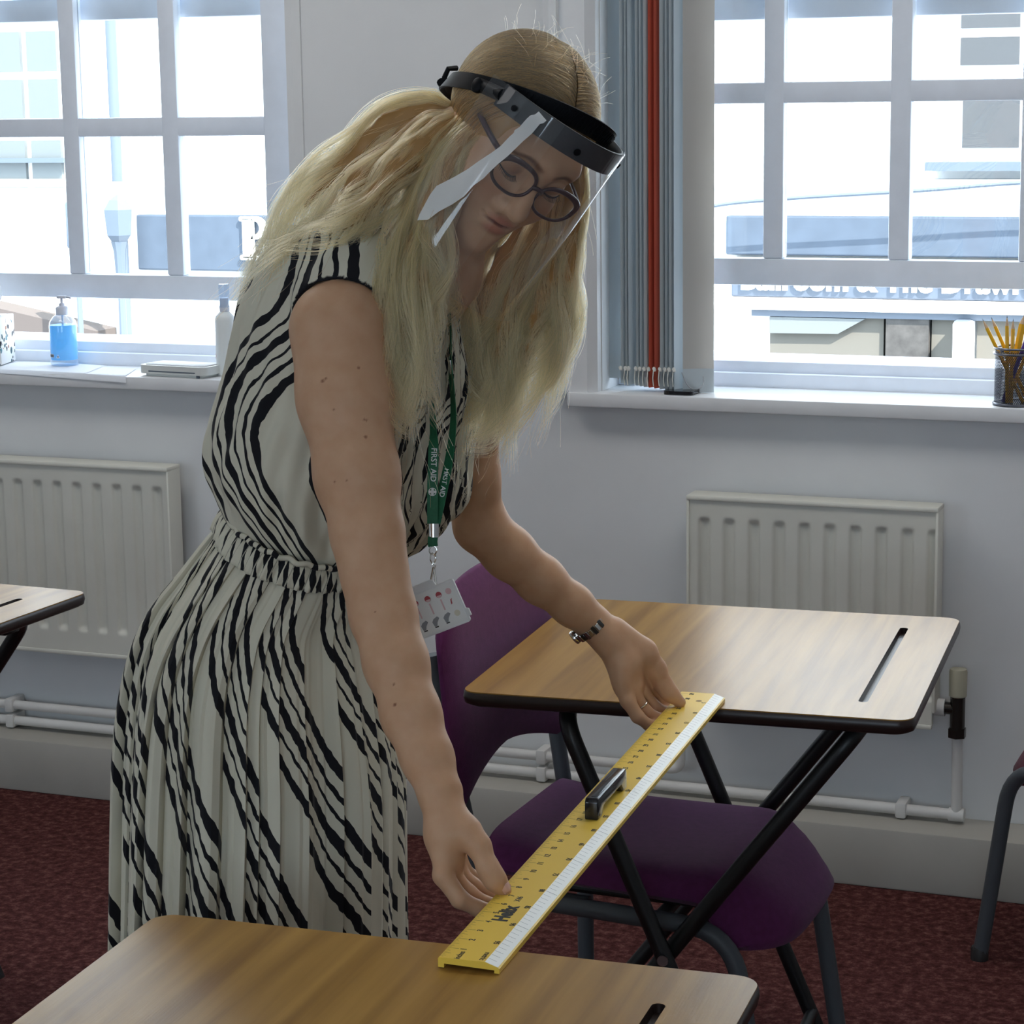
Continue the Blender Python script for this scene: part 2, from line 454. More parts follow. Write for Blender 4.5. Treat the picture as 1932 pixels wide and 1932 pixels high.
# wire strung along the front, lamp bracket and pipes
w = MB(); w.tube(catmull([(-4.4, FY + .1, .70), (-3.78, FY + .1, .87), (-3.3, FY + .1, .925), (-2.5, FY + .1, .975), (-1.8, FY + .1, 1.025), (-.5, FY + .1, 1.06)]), .012, 6)
tag(w.build('overhead_cable', M_grey), 'grey cable sagging along the white building, seen through the right window', 'cable')
p = MB(); p.tube([(-7.765, FY + .20, 4.5), (-7.765, FY + .20, 1.02)], .036, 10); p.tube([(-7.74, FY + .2, .85), (-7.735, FY + .2, -3.4)], .03, 10)
tag(p.build('drainpipe', M_grey), 'thin grey drainpipe down the white building, seen through the left window', 'pipe')
def street_lamp(x, label):
    r = empty('street_lamp', (x, FY - .2, .50)); tag(r, label, 'lamp')
    m = MB(); m.lathe([(.055, .16), (.085, .20), (.10, .36), (.06, .42), (.01, .45)], 6); m.build('lantern', M_grey, r, smooth=False)
    m = MB(); m.lathe([(.03, -4.0), (.025, -.2), (.04, .1), (.055, .16)], 8); m.build('lamp_post', M_grey, r)
street_lamp(-7.53, 'old-fashioned street lantern on a post outside the left window')
lm = MB(); lm.box((-7.80, FY - .4, .62), (-7.70, FY - .3, .92), .02); lm.tube([(-7.75, FY - .35, -3.4), (-7.75, FY - .35, .62)], .018, 8)
tag(lm.build('street_sign', M_grey), 'narrow grey street sign box on a pole left of the lantern', 'sign')
aw = MB(); aw.prism([(-9.6, .24), (-8.77, .215), (-7.885, .055), (-7.885, -.6), (-9.6, -.6)], 0, .25, M=Matrix(((1, 0, 0, 0), (0, 0, -1, FY + .3), (0, 1, 0, 0), (0, 0, 0, 1))))
tag(aw.build('awning', M_tan, smooth=False), 'tan canvas awning with a sloping top, outside the left window', 'awning')

# added fill panels on the ceiling, out of view, to brighten the room
M_fillbody = mat('lamp_body', (.8, .8, .8), .5)
def fill_mat(nm, st):
    m = bpy.data.materials.new(nm); m.use_nodes = True; b = m.node_tree.nodes['Principled BSDF']
    b.inputs['Emission Color'].default_value = (1, .975, .94, 1); b.inputs['Emission Strength'].default_value = st; return m
M_fill = fill_mat('lamp_diffuser', FILL); M_fill2 = fill_mat('dimmed_lamp_diffuser', FILL2)
for i, (lx, ly, lm_) in enumerate([(-2.5, 3.2, 1), (-.2, 3.2, 1), (-2.5, .2, 0), (-.2, .2, 0)]):
    r = empty('ceiling_light', (lx, ly, RH - .07))
    tag(r, '%s ceiling light panel %s, above the picture' % (('left', 'right')[i % 2], ('near the windows', 'over the viewer')[i // 2]), 'lamp', 'ceiling light panels')
    MB().box((-.62, -.32, .0), (.62, .32, .07), .01).build('housing', M_fillbody, r)
    MB().box((-.59, -.29, -.012), (.59, .29, .002)).build('diffuser', M_fill if lm_ else M_fill2, r, smooth=False)
# ------------------------------------------------------------------ desks
def wood_material():
    m = mat('beech_laminate', (.45, .29, .14), .30, spec=.42)
    nt = m.node_tree; b = nt.nodes['Principled BSDF']
    tc = nt.nodes.new('ShaderNodeTexCoord'); mp = nt.nodes.new('ShaderNodeMapping')
    mp.inputs['Scale'].default_value = (26, 1.3, 8)
    nt.links.new(tc.outputs['Object'], mp.inputs['Vector'])
    n = nt.nodes.new('ShaderNodeTexNoise'); n.inputs['Scale'].default_value = 1.6; n.inputs['Detail'].default_value = 6; n.inputs['Distortion'].default_value = .35
    nt.links.new(mp.outputs[0], n.inputs['Vector'])
    cr = nt.nodes.new('ShaderNodeValToRGB'); e = cr.color_ramp.elements
    e[0].position = .30; e[0].color = (.25, .125, .028, 1); e[1].position = .72; e[1].color = (.43, .245, .060, 1)
    k = e.new(.5); k.color = (.345, .187, .042, 1)
    nt.links.new(n.outputs['Fac'], cr.inputs[0]); nt.links.new(cr.outputs[0], b.inputs['Base Color'])
    mp2 = nt.nodes.new('ShaderNodeMapping'); mp2.inputs['Scale'].default_value = (300, 14, 50)
    nt.links.new(tc.outputs['Object'], mp2.inputs['Vector'])
    n2 = nt.nodes.new('ShaderNodeTexNoise'); n2.inputs['Scale'].default_value = 1.5
    nt.links.new(mp2.outputs[0], n2.inputs['Vector'])
    bp = nt.nodes.new('ShaderNodeBump'); bp.inputs['Strength'].default_value = .10; bp.inputs['Distance'].default_value = .001
    nt.links.new(n2.outputs['Fac'], bp.inputs['Height']); nt.links.new(bp.outputs[0], b.inputs['Normal'])
    return m
M_wood = wood_material()
M_edge = mat('dark_edging', (.022, .012, .010), .35)
M_black = mat('black_steel_tube', (.008, .008, .008), .4)
M_bolt = mat('steel_bolt', (.5, .5, .5), .3, metal=1)
DW, DD, DH = .623, .607, .72

def make_desk():
    root = empty('folding_desk')
    g0, g1, gx0, gx1, gd = .078, .522, .540, .553, .009     # pencil groove
    outer = rpoly(DW, DD, .024, 8)
    # laminate top surface with the groove cut out, built as strips
    bm = bmesh.new()
    vo = [bm.verts.new((x, y, DH)) for x, y in outer]
    gr = rpoly(gx1 - gx0, g1 - g0, .0062, 4); vi = [bm.verts.new((x + gx0, y + g0, DH)) for x, y in gr]
    eo = [bm.edges.new((vo[i], vo[(i + 1) % len(vo)])) for i in range(len(vo))]
    ei = [bm.edges.new((vi[i], vi[(i + 1) % len(vi)])) for i in range(len(vi))]
    bmesh.ops.triangle_fill(bm, use_beauty=True, edges=eo + ei, normal=(0, 0, 1))
    n = len(vo); vb = [bm.verts.new((v.co.x, v.co.y, DH - .004)) for v in vo]
    for i in range(n): bm.faces.new((vo[i], vo[(i + 1) % n], vb[(i + 1) % n], vb[i]))
    bmesh.ops.recalc_face_normals(bm, faces=bm.faces[:])
    mb = MB(); mb.bm(bm); mb.build('desk_top', M_wood, root, angle=30)
    g = MB(); n = len(gr)
    vs = [(x + gx0, y + g0, DH) for x, y in gr] + [((x - .0065) * .75 + .0065 + gx0, y + g0, DH - gd) for x, y in gr]
    g.add(vs, [(i, n + i, n + (i + 1) % n, (i + 1) % n) for i in range(n)] + [tuple(range(n, 2 * n))])
    g.build('pencil_groove', M_edge, root)
    # soft moulded dark edging below the laminate
    def ring(d, z): return [(x, y, z) for x, y in [(DW / 2 + (p[0] - DW / 2) * (1 + d / (DW / 2)), DD / 2 + (p[1] - DD / 2) * (1 + d / (DD / 2))) for p in outer]]
    rows = [ring(-.001, DH - .0005), ring(.0012, DH - .003), ring(.002, DH - .010), ring(.0005, DH - .018), ring(-.006, DH - .022)]
    e = MB(); n = len(outer); vs = [p for r in rows for p in r]
    fs = [(j * n + i, (j + 1) * n + i, (j + 1) * n + (i + 1) % n, j * n + (i + 1) % n) for j in range(len(rows) - 1) for i in range(n)]
    fs.append(tuple((len(rows) - 1) * n + i for i in range(n - 1, -1, -1)))
    e.add(vs, fs).build('edging', M_edge, root, angle=60)
    zt = DH - .034
    # two crossed tube frames, hinged together
    def frame(xt, xb, y0, y1):
        m = MB(); P = fillet([(xb, y0, .013), (xt, y0, zt), (xt, y1, zt), (xb, y1, .013)], .05, 8)
        m.tube(P, .0125, 12); m.tube([(xb + (xt - xb) * .06, y0, .06), (xb + (xt - xb) * .06, y1, .06)], .010, 10)
        return m.build('leg_frame', M_black, root)
    frame(.135, .42, .040, .567); frame(.545, .03, .066, .541)
    for y in (.0275, .5795):
        MB().lathe([(.0, 0), (.006, .001), (.008, .004), (.008, .007)], 12, M=Matrix.Translation((.282, y, .345)) @ Matrix.Rotation(math.radians(90 if y < .3 else -90), 4, 'X')).build('pivot_bolt', M_bolt, root)
    for x in (.135, .545):
        MB().box((x - .02, .11, DH - .047), (x + .02, .15, DH - .0215), .003).build('leg_bracket', M_black, root)
        MB().box((x - .02, .45, DH - .047), (x + .02, .49, DH - .0215), .003).build('leg_bracket', M_black, root)
    return root
DESK1 = (-1.1755, 2.802, .0745); DESK2 = (-1.101, 1.296, .056)
d1 = make_desk(); d1.location = (*DESK1[:2], 0); d1.rotation_euler.z = DESK1[2]
tag(d1, 'middle wood-topped folding desk with the purple chair tucked under and far ruler end on it', 'desk', 'wooden folding exam desks')
d2 = copy_tree(d1); d2.location = (*DESK2[:2], 0); d2.rotation_euler.z = DESK2[2]
tag(d2, 'nearest wood-topped folding desk, with near ruler end on it, cut off at the bottom', 'desk')
a3 = -.045; BR = np.array([-2.021, 3.205])
u3 = np.array([math.cos(a3), math.sin(a3)]); v3 = np.array([-math.sin(a3), math.cos(a3)])
p3 = BR - DW * u3 - DD * v3
d3 = copy_tree(d1); d3.location = (*p3, 0); d3.rotation_euler.z = a3
tag(d3, 'folding desk behind the woman in front of the left radiator, mostly outside the frame', 'desk')

# ------------------------------------------------------------------ chairs
def fabric(name, col):
    m = mat(name, col, .9, spec=.15, var=.10, scale=90, bump=.25, bscale=900, sheen=.12)
    return m
M_purple = fabric('purple_upholstery', (.118, .024, .092)); M_maroon = fabric('maroon_upholstery', (.105, .016, .032))
M_tube = mat('grey_painted_tube', (.075, .085, .095), .45)
M_shell = mat('black_plastic_shell', (.02, .018, .018), .5)

def make_chair(fm):
    """faces +x, seat centred on y=0, origin on the floor under the seat centre"""
    root = empty('stacking_chair')
    L, Wd = .455, .388
    def seat_fn(top):
        def fn(u, v):           # u: 0 rear .. 1 front, v: -1..1
            x = (u - .5) * L; w = Wd / 2 * (1 - .06 * (1 - u)); y = v * w
            # rounded corners in plan
            e = max(0, u - .70) / .30; x -= .085 * e * abs(v) ** 4
            if top:
                z = .446 - .012 * (1 - v * v) * math.sin(math.pi * min(1, max(0, u))) - .078 * max(0, (u - .72) / .28) ** 2.4 + .012 * max(0, .25 - u) * 4
                z -= .030 * abs(v) ** 8
            else:
                z = .394 - .012 * u - .055 * max(0, (u - .80) / .20) + .012 * abs(v) ** 6
            return (x, y, z)
        return fn
    us = np.linspace(0, 1, 26); vs = np.sin(np.linspace(-1, 1, 25) * math.pi / 2)
    m = MB(); m.grid(seat_fn(True), us, vs); m.grid(seat_fn(False), us, vs, flip=True)
    nu, nv = len(us), len(vs); N = nu * nv
    idx = [(i, 0) for i in range(nu)] + [(nu - 1, j) for j in range(1, nv)] + [(i, nv - 1) for i in range(nu - 2, -1, -1)] + [(0, j) for j in range(nv - 2, 0, -1)]
    loop = [j * nu + i for i, j in idx]
    mid = []
    for k in loop:
        a, b = np.array(m.v[k]), np.array(m.v[k + N]); c = (a + b) / 2; d = c[:2] / (np.linalg.norm(c[:2]) + 1e-9) * .010
        mid.append((c[0] + d[0], c[1] + d[1], c[2]))
    base = len(m.v); m.v += mid
    for i in range(len(loop)):
        j = (i + 1) % len(loop)
        m.f += [(loop[i], base + i, base + j, loop[j]), (base + i, loop[i] + N, loop[j] + N, base + j)]; m.m += [0, 0]
    m.build('seat', fm, root, angle=70)
    MB().box((-.18, -.16, .380), (.17, .16, .395), .01).build('seat_pan', M_shell, root)
    # backrest: curved pad leaning back, lower edge scooped
    def back(front):
        def fn(u, v):       # u -1..1 across, v 0..1 up
            hw = .236 * (1 - .05 * v)
            y = u * hw
            top = .832 - .030 * abs(u) ** 2 - .060 * abs(u) ** 9; bot = .553 - .058 * abs(u) ** 1.5
            z = bot + (top - bot) * v
            x = -.262 - .11 * (z - .55) + .014 * abs(u) ** 2.2
            ed = max(abs(u) ** 8, (2 * abs(v - .5)) ** 8)
            return (x + (.017 * (1 - ed) if front else -.017 * (1 - .6 * ed)), y, z)
        return fn
    us = np.sin(np.linspace(-1, 1, 29) * math.pi / 2); vs = .5 + .5 * np.sin(np.linspace(-1, 1, 19) * math.pi / 2)
    m = MB(); m.grid(back(True), us, vs); m.grid(back(False), us, vs, flip=True)
    nu, nv = len(us), len(vs); N = nu * nv
    idx = [(i, 0) for i in range(nu)] + [(nu - 1, j) for j in range(1, nv)] + [(i, nv - 1) for i in range(nu - 2, -1, -1)] + [(0, j) for j in range(nv - 2, 0, -1)]
    loop = [j * nu + i for i, j in idx]
    for i in range(len(loop)):
        j = (i + 1) % len(loop); m.f.append((loop[i], loop[i] + N, loop[j] + N, loop[j])); m.m.append(0)
    m.build('backrest', fm, root, angle=75)
    for s in (-1, 1):
        y = s * .206
        m = MB(); m.tube(fillet([(-.215, y * 1.02, 0), (-.215, y, .382), (.165, y, .372), (.222, y * 1.03, .0)], .075, 9), .0135, 14)
        m.build('leg', M_tube, root)                           # inverted-U side frame: rear leg, rail, front leg
        m = MB(); m.tube(fillet([(-.06, y * .88, .374), (-.232, y * .88, .378), (-.268, y * .95, .58), (-.292, y * 1.0, .735)], .06, 8), .013, 12)
        m.build('back_post', M_tube, root)
        for fx, fy in ((-.215, y * 1.02), (.222, y * 1.03)):
            MB().lathe([(.0, .0), (.016, .0), (.016, .02), (.0138, .024)], 14, c=(fx, fy, 0)).build('foot_cap', M_shell, root)
    m = MB(); m.tube([(.05, -.185, .372), (.05, .185, .372)], .010, 10); m.tube([(-.15, -.185, .374), (-.15, .185, .374)], .010, 10); m.build('cross_bar', M_tube, root)
    return root
ch1 = make_chair(M_purple); ch1.location = (-.975, 3.126, 0); ch1.rotation_euler.z = -.025
tag(ch1, 'purple upholstered stacking chair with grey tube legs tucked under the middle desk', 'chair', 'stacking chairs with grey tube legs')
ch2 = make_chair(M_maroon)
ca = math.radians(148)
off2 = Vector((.222, .190, 0)); off2.rotate(Euler((0, 0, ca)))
ch2.location = (-.612 - off2.x, 3.885 - off2.y, 0); ch2.rotation_euler.z = ca
tag(ch2, 'maroon stacking chair by the boxed pipes, only one corner and leg in the frame', 'chair', 'stacking chairs with grey tube legs')

# ------------------------------------------------------------------ radiators and pipes
M_rad = mat('cream_radiator_enamel', (.66, .65, .58), .4, var=.04, scale=8)
M_radtop = mat('cream_radiator_cap', (.72, .71, .63), .4)
M_pipe = mat('painted_pipe', (.66, .65, .63), .45, var=.05, scale=12)
M_brass = mat('dark_chrome_valve', (.06, .055, .05), .25, metal=.8)
M_knob = mat('ivory_plastic', (.42, .40, .30), .5)
def radiator(x0, x1, z0, z1, yf, first, pitch, label):
    """front face at y=yf; pressed panel with rounded flutes"""
    root = empty('radiator', (x0, WY, z0)); tag(root, label, 'radiator', 'cream panel radiators under the windows')
    ox, oy, oz = x0, WY, z0; w, h = x1 - x0, z1 - z0
    def fl(x, z):
        k = round((x - first) / pitch); dx = abs(x - first - k * pitch)
        a = max(0, 1 - (dx / .0125) ** 2)
        t = min((z - (z0 + .050)) / .014, ((z1 - .040) - z) / .014); t = max(0, min(1, t))
        return .0095 * a ** .8 * (t * t * (3 - 2 * t))
    xs = []
    n = int(w / pitch) + 2; k0 = int((x0 - first) / pitch) - 1
    xs = sorted({round(v, 4) for k in range(k0, k0 + n + 2) for v in [first + k * pitch + d for d in (-.0255, -.016, -.0125, -.010, -.0075, -.004, 0, .004, .0075, .010, .0125, .016)] if x0 + .006 < v < x1 - .006} | {x0 + .006, x1 - .006})
    zs = sorted({z0 + .004, z1 - .006} | set(np.linspace(z0 + .046, z0 + .072, 9)) | set(np.linspace(z1 - .062, z1 - .036, 9)) | set(np.linspace(z0 + .08, z1 - .07, 8)))
    m = MB(); m.grid(lambda x, z: (x - ox, yf + fl(x, z) - oy, z - oz), xs, zs)
    nf = len(m.v); m.box((.006, yf + .011 - oy, .004), (w - .006, yf + .016 - oy, h - .006))
    m.build('front_panel', M_rad, root, angle=60)
    m = MB(); m.box((.006, yf - .002 - oy, -.004), (w - .006, yf + .012 - oy, .006), .003); m.build('bottom_seam', M_rad, root)
    m = MB(); m.box((0, yf - .006 - oy, h - .008), (w, yf + .052 - oy, h + .002), .003); m.build('top_cap', M_radtop, root)
    for a in (0, w - .006):
        m = MB(); m.box((a, yf - .004 - oy, .03), (a + .006, yf + .050 - oy, h - .006), .0025); m.build('side_panel', M_radtop, root)
    m = MB(); m.box((.02, yf + .036 - oy, .01), (w - .02, yf + .045 - oy, h - .02)); m.build('rear_panel', M_rad, root)
    for a in (.08, w - .12):
        m = MB(); m.box((a, yf + .045 - oy, .03), (a + .03, -.0005, h - .05)); m.build('wall_bracket', M_rad, root)
    return root
radiator(-3.40, -2.437, .322, .753, WY - .085, -2.4685, .0505, 'cream panel radiator under the left window, behind the woman')
r2 = radiator(-1.273, -.775, .322, .753, WY - .085, -1.2365, .0503, 'cream panel radiator under the right window, behind the middle desk')
v = MB(); v.tube([(.492, -.055, .035), (.512, -.055, .035)], .017, 16)
v.build('valve_union', M_pipe, r2)
v = MB(); v.tube([(.508, -.055, .035), (.545, -.055, .033)], .012, 14); v.tube([(.536, -.055, .062), (.536, -.055, -.012)], .0145, 14); v.tube([(.536, -.055, -.004), (.536, -.055, -.022)], .018, 6)
v.build('valve_body', M_brass, r2)
v = MB(); v.lathe([(.0135, .0), (.017, .003), (.0175, .05), (.016, .056), (.0, .058)], 20, c=(.536, -.055, .058)); v.build('valve_knob', M_knob, r2)
pr = empty('heating_pipes', (-2.0, WY - .04, .13)); tag(pr, 'pair of painted heating pipes clipped along the foot of the window wall', 'pipe')
pl = Vector((2.0, -(WY - .04), -.13))
def PT(pts): return [tuple(Vector(p) + pl) for p in pts]
yp = WY - .040
m = MB(); m.tube(PT([(-4.5, yp, .139), (-.770, yp, .139)]), .0110, 14); m.tube(PT(fillet([(-.775, yp, .139), (-.737, yp, .139), (-.737, yp - .012, .326)], .012, 5)), .0105, 14)
m.build('pipe', M_pipe, pr)
m = MB(); m.tube(PT(fillet([(-4.5, yp, .176), (-1.30, yp, .176), (-1.30, yp, .30)], .02, 5)), .0105, 14); m.build('pipe', M_pipe, pr)
for xx, zz in ((-1.60, .139), (-1.60, .176), (-.845, .139), (-2.9, .139), (-2.9, .176)):
    c = MB(); c.box(tuple(Vector((xx - .011, yp - .015, zz - .016)) + pl), tuple(Vector((xx + .011, WY - .0005, zz + .016)) + pl), .005); c.build('pipe_clip', M_pipe, pr)
c = MB(); c.tube(PT([(-.752, yp, .139), (-.722, yp, .139)]), .0135, 14); c.build('pipe_elbow', M_pipe, pr)
# ------------------------------------------------------------------ board ruler
M_yel = mat('yellow_plastic', (.86, .59, .085), .35, spec=.4)
M_strip = mat('white_scale_strip', (.80, .80, .74), .35)
M_ink = mat('black_ink', (.02, .02, .02), .6)
M_handle = mat('black_handle_plastic', (.012, .012, .014), .22, coat=.3)
RW, RL, RZ0, RZ1 = .0612, 1.0, .7207, .7310
rul = empty('board_ruler', (-.8085, 1.8595, 0), .0646)
tag(rul, 'long yellow board ruler with black handle, held in both hands across two desks', 'ruler')
sec = [(0, RZ0 + .0005), (0, RZ1 - .001), (.001, RZ1), (.0465, RZ1), (.0598, RZ1 - .0045), (.0612, RZ1 - .0055), (.0612, RZ0), (.0560, RZ0), (.0560, RZ0 + .003), (.006, RZ0 + .0045), (.006, RZ0 + .0005)]
m = MB(); n = len(sec)
m.add([(x, 0, z) for x, z in sec] + [(x, RL, z) for x, z in sec], [tuple(range(n - 1, -1, -1))] + [tuple(range(n, 2 * n))] + [(i, (i + 1) % n, n + (i + 1) % n, n + i) for i in range(n)])
m.build('blade', M_yel, rul, smooth=False)
m = MB(); m.add([(.0468, .0005, RZ1 + .0001), (.0596, .0005, RZ1 - .0043), (.0596, RL - .0005, RZ1 - .0043), (.0468, RL - .0005, RZ1 + .0001)], [(0, 1, 2, 3)]); m.build('scale_strip', M_strip, rul, smooth=False)
tick = MB(); zt = RZ1 + .00015
def tk(x0, x1, y, w):
    def zz(x): return zt if x < .0466 else zt + .0003 - (x - .0468) * .339
    tick.add([(x0, y - w / 2, zz(x0)), (x1, y - w / 2, zz(x1)), (x1, y + w / 2, zz(x1)), (x0, y + w / 2, zz(x0))], [(0, 1, 2, 3)])
for k in range(1, 39 * 8 + 1):
    y = k * .0254 / 8
    if .43 < y < .565 and k % 8: pass
    tk(.0012, .0125 if k % 8 == 0 else .0085 if k % 4 == 0 else .0060 if k % 2 == 0 else .0042, y, .00055 if k % 8 == 0 else .0004)
for k in range(1, 100):
    y = RL - k * .01
    tk(.0475, .0590 if k % 10 == 0 else .0555, y, .0006 if k % 10 == 0 else .0004)
tag(tick.build('scale_marks', M_ink, rul, smooth=False), kind='stuff')
num = MB()
def lay(t, size, x, y, inch, bold=.0, al='CENTER', xs=1.0):
    a = 90 if inch else -90
    text_mb(num, t, size, Matrix.Translation((x, y, zt)) @ Matrix.Rotation(math.radians(a), 4, 'Z'), .00005, bold, al, xs=xs)
for k in range(1, 40): lay(str(k), .0088, .0175, k * .0254, True, .0002)
for k in range(1, 20): lay(str(k * 5), .0080, .0425, RL - k * .05 + .000, False, .0002)
lay('inches', .0085, .0185, .010, True, .0001, 'CENTER', .9); lay('metric', .0085, .0425, .0135, False, .0001, 'CENTER', .9)
lay('Helix', .0215, .0275, .127, True, .0011, 'CENTER', .92); lay('X46', .0085, .0275, .170, True, .0002)
tag(num.build('scale_numbers', M_ink, rul, smooth=False), kind='stuff')
h = empty('handle'); h.parent = rul
hm = MB(); hx0, hx1, hy0, hy1 = .0225, .0385, .433, .562
P = [(hy0, RZ1), (hy0 + .001, RZ1 + .021), (hy0 + .005, RZ1 + .0245), (hy1 - .005, RZ1 + .0245), (hy1 - .001, RZ1 + .021), (hy1, RZ1), (hy1 - .018, RZ1), (hy1 - .026, RZ1 + .010), (hy0 + .026, RZ1 + .010), (hy0 + .018, RZ1)]
bm = bmesh.new(); f = bm.faces.new([bm.verts.new((hx0, y, z)) for y, z in P]); r = bmesh.ops.extrude_face_region(bm, geom=[f])
bmesh.ops.translate(bm, vec=(hx1 - hx0, 0, 0), verts=[v for v in r['geom'] if isinstance(v, bmesh.types.BMVert)])
bmesh.ops.recalc_face_normals(bm, faces=bm.faces[:]); bmesh.ops.bevel(bm, geom=bm.edges[:], offset=.0018, segments=2, profile=.5, affect='EDGES')
bpy.data.objects.remove(h); hm.bm(bm); h = hm.build('handle', M_handle, rul)
hg = MB(); hg.box((hx0 + .005, hy0 + .010, RZ1 + .0242), (hx1 - .003, hy1 - .008, RZ1 + .0250), .0004); hg.build('grip_inlay', M_handle, h)
hl = MB(); hl.lathe([(.0, 0), (.0042, 0), (.0042, .0001), (.0, .00012)], 20, c=(.0345, .958, RZ1)); hl.build('hanging_hole', mat('hole_shadow', (.25, .14, .02), .6), rul)

# ------------------------------------------------------------------ vertical blind
def cloth(name, col, mix): return translucent(name, col, mix, .8)
M_slat = cloth('grey_blind_fabric', (.60, .665, .70), .22); M_slatr = cloth('rust_blind_fabric', (.66, .15, .095), .22)
M_slatw = cloth('beige_grey_blind_fabric', (.62, .60, .57), .42); M_bead = mat('white_bead_plastic', (.7, .7, .66), .4)
M_cord = mat('grey_bead_cord', (.35, .36, .38), .5)
bl = empty('vertical_blind', (-1.37, 4.33, .955)); tag(bl, 'grey vertical blind with two rust slats, drawn to the left of the right window', 'blind')
bo = Vector((1.37, -4.33, -.955)); ZT = 2.28
def slat(p0, p1, m_, z0=.957, z1=ZT, pocket=True, bow=.006):
    p0, p1 = np.array(p0), np.array(p1); d = p1 - p0; nn = np.array([-d[1], d[0]]); nn /= np.linalg.norm(nn)
    def fn(off):
        return lambda u, z: tuple(Vector((*(p0 + d * u + nn * (bow * 4 * u * (1 - u) + off)), z)) + bo)
    us = np.linspace(0, 1, 7); zs = [z0, z0 + .035, z0 + .05, z1]
    g = MB(); g.grid(fn(0), us, zs); g.grid(fn(.0007), us, zs, flip=True); s = g.build('slat', m_, bl, angle=80)
    w = MB(); w.grid(fn(-.0012), us[0:], [z0 - .002, z0 + .046]); w.grid(fn(.0019), us, [z0 - .002, z0 + .046], flip=True)
    w.build('weight_pocket', M_slat if m_ is M_slatw else m_, s, angle=80)
    return s
slat((-1.502, 4.340), (-1.436, 4.336), M_slat, .966, bow=-.004)
xs0 = -1.437
pitch = [.0105, .0065, .0155, .0085, .0085, .0095, .0120, .0120, .0105, .0085, .0100, .0125]
for k, dx in enumerate(pitch):
    a = (xs0, 4.292 - .001 * (k % 3)); b = (xs0 + .052, 4.352)
    slat(a, b, M_slatr if k in (6, 7) else M_slat, .957 - .0011 * k + .004, bow=.004 + .0035 * (k * 7 % 5) / 2)
    w = MB(); w.tube([tuple(Vector((xs0, 4.288, .992)) + bo), tuple(Vector((xs0 + .001, 4.283, .992)) + bo)], .0034, 10); w.lathe([(.0, 0), (.003, .001), (.0036, .004), (.002, .008), (0, .009)], 10, c=tuple(Vector((xs0 + .002, 4.285, .986)) + bo))
    w.build('link_clip', M_bead, bl)
    if k:
        c = MB(); c.tube([tuple(Vector((xs0, 4.284, .988)) + bo), tuple(Vector((xs0 - .001, 4.282, .972)) + bo), tuple(Vector((xs0, 4.284, .957)) + bo)], .0011, 6); c.build('link_cord', M_bead, bl)
    xs0 += dx
slat((xs0 + .004, 4.296), (-1.2500, 4.316), M_slatw, .946, bow=.004)
for P in ([(-1.505, 4.33, 1.0), (-1.513, 4.325, .985), (-1.514, 4.325, .970), (-1.507, 4.325, .962), (-1.500, 4.325, .968)],
          [(xs0 + .002, 4.295, .985), (xs0 + .015, 4.292, .960), (xs0 + .030, 4.294, .952), (xs0 + .045, 4.300, .962), (-1.275, 4.325, .992), (-1.27, 4.33, 1.0)]):
    c = MB(); c.tube([tuple(Vector(p) + bo) for p in catmull(P, 6)], .0009, 6); c.build('bead_chain', M_cord, bl)
c = MB(); c.lathe([(0, 0), (.004, .002), (.005, .008), (.003, .013), (0, .014)], 10, c=tuple(Vector((-1.272, 4.328, .985)) + bo)); c.build('link_clip', M_bead, bl)
c = MB(); c.box(tuple(Vector((-1.48, 4.30, ZT)) + bo), tuple(Vector((-.25, 4.365, ZT + .045)) + bo), .004); c.build('head_rail', M_bead, bl)

# ------------------------------------------------------------------ things on the window sills
SZ = .9435
M_blackgloss = mat('black_glass_slab', (.01, .01, .012), .06)
sl = MB(); sl.prism([(x - 1.340, y + 4.262) for x, y in rpoly(.062, .095, .010)], SZ, SZ + .0075)
tag(sl.build('phone', M_blackgloss), 'thin glossy black slab lying on the sill beneath the vertical blind', 'phone')
# pencil pot
M_wire = mat('dark_wire_mesh', (.06, .065, .085), .35, metal=.6); M_rim = mat('grey_metal_rim', (.14, .145, .17), .3, metal=.7)
pot = empty('pencil_pot', (-.650, 4.302, SZ)); tag(pot, 'round dark wire mesh pot full of pencils at the right end of the sill', 'pot')
m = MB(); nn, hh = 72, .108
vs = []; R0 = .0425
for j in range(37):
    z = .004 + (hh - .008) * j / 36
    for k in range(nn):
        a = 2 * math.pi * (k + .5 * (j % 2)) / nn; vs.append((R0 * math.cos(a), R0 * math.sin(a), z))
wr = MB(); wr.v = vs
for j in range(0, 35):
    for k in range(nn):
        pass
bm = bmesh.new(); bv = [bm.verts.new(v) for v in vs]
for j in range(36):
    for k in range(nn):
        k2 = (k + 1) % nn
        if j % 2 == 0: bm.faces.new((bv[j * nn + k], bv[j * nn + k2], bv[(j + 1) * nn + k])) ; bm.faces.new((bv[j * nn + k2], bv[(j + 1) * nn + k2], bv[(j + 1) * nn + k]))
        else: bm.faces.new((bv[j * nn + k], bv[(j + 1) * nn + k2], bv[(j + 1) * nn + k])); bm.faces.new((bv[j * nn + k], bv[j * nn + k2], bv[(j + 1) * nn + k2]))
bmesh.ops.wireframe(bm, faces=bm.faces[:], thickness=.0016, offset=.0, use_replace=True, use_even_offset=False)
w = MB(); w.bm(bm); tag(w.build('mesh_wall', M_wire, pot, smooth=False), kind='stuff')
for z, r in ((hh, R0 + .0012), (hh - .010, R0 + .0022), (.003, R0 + .001)):
    t = MB(); t.tube([(r * math.cos(a), r * math.sin(a), z) for a in np.linspace(0, 2 * math.pi, 40, endpoint=False)], .0023, 8, closed=True); t.build('rim' if z > .05 else 'base_ring', M_rim, pot)
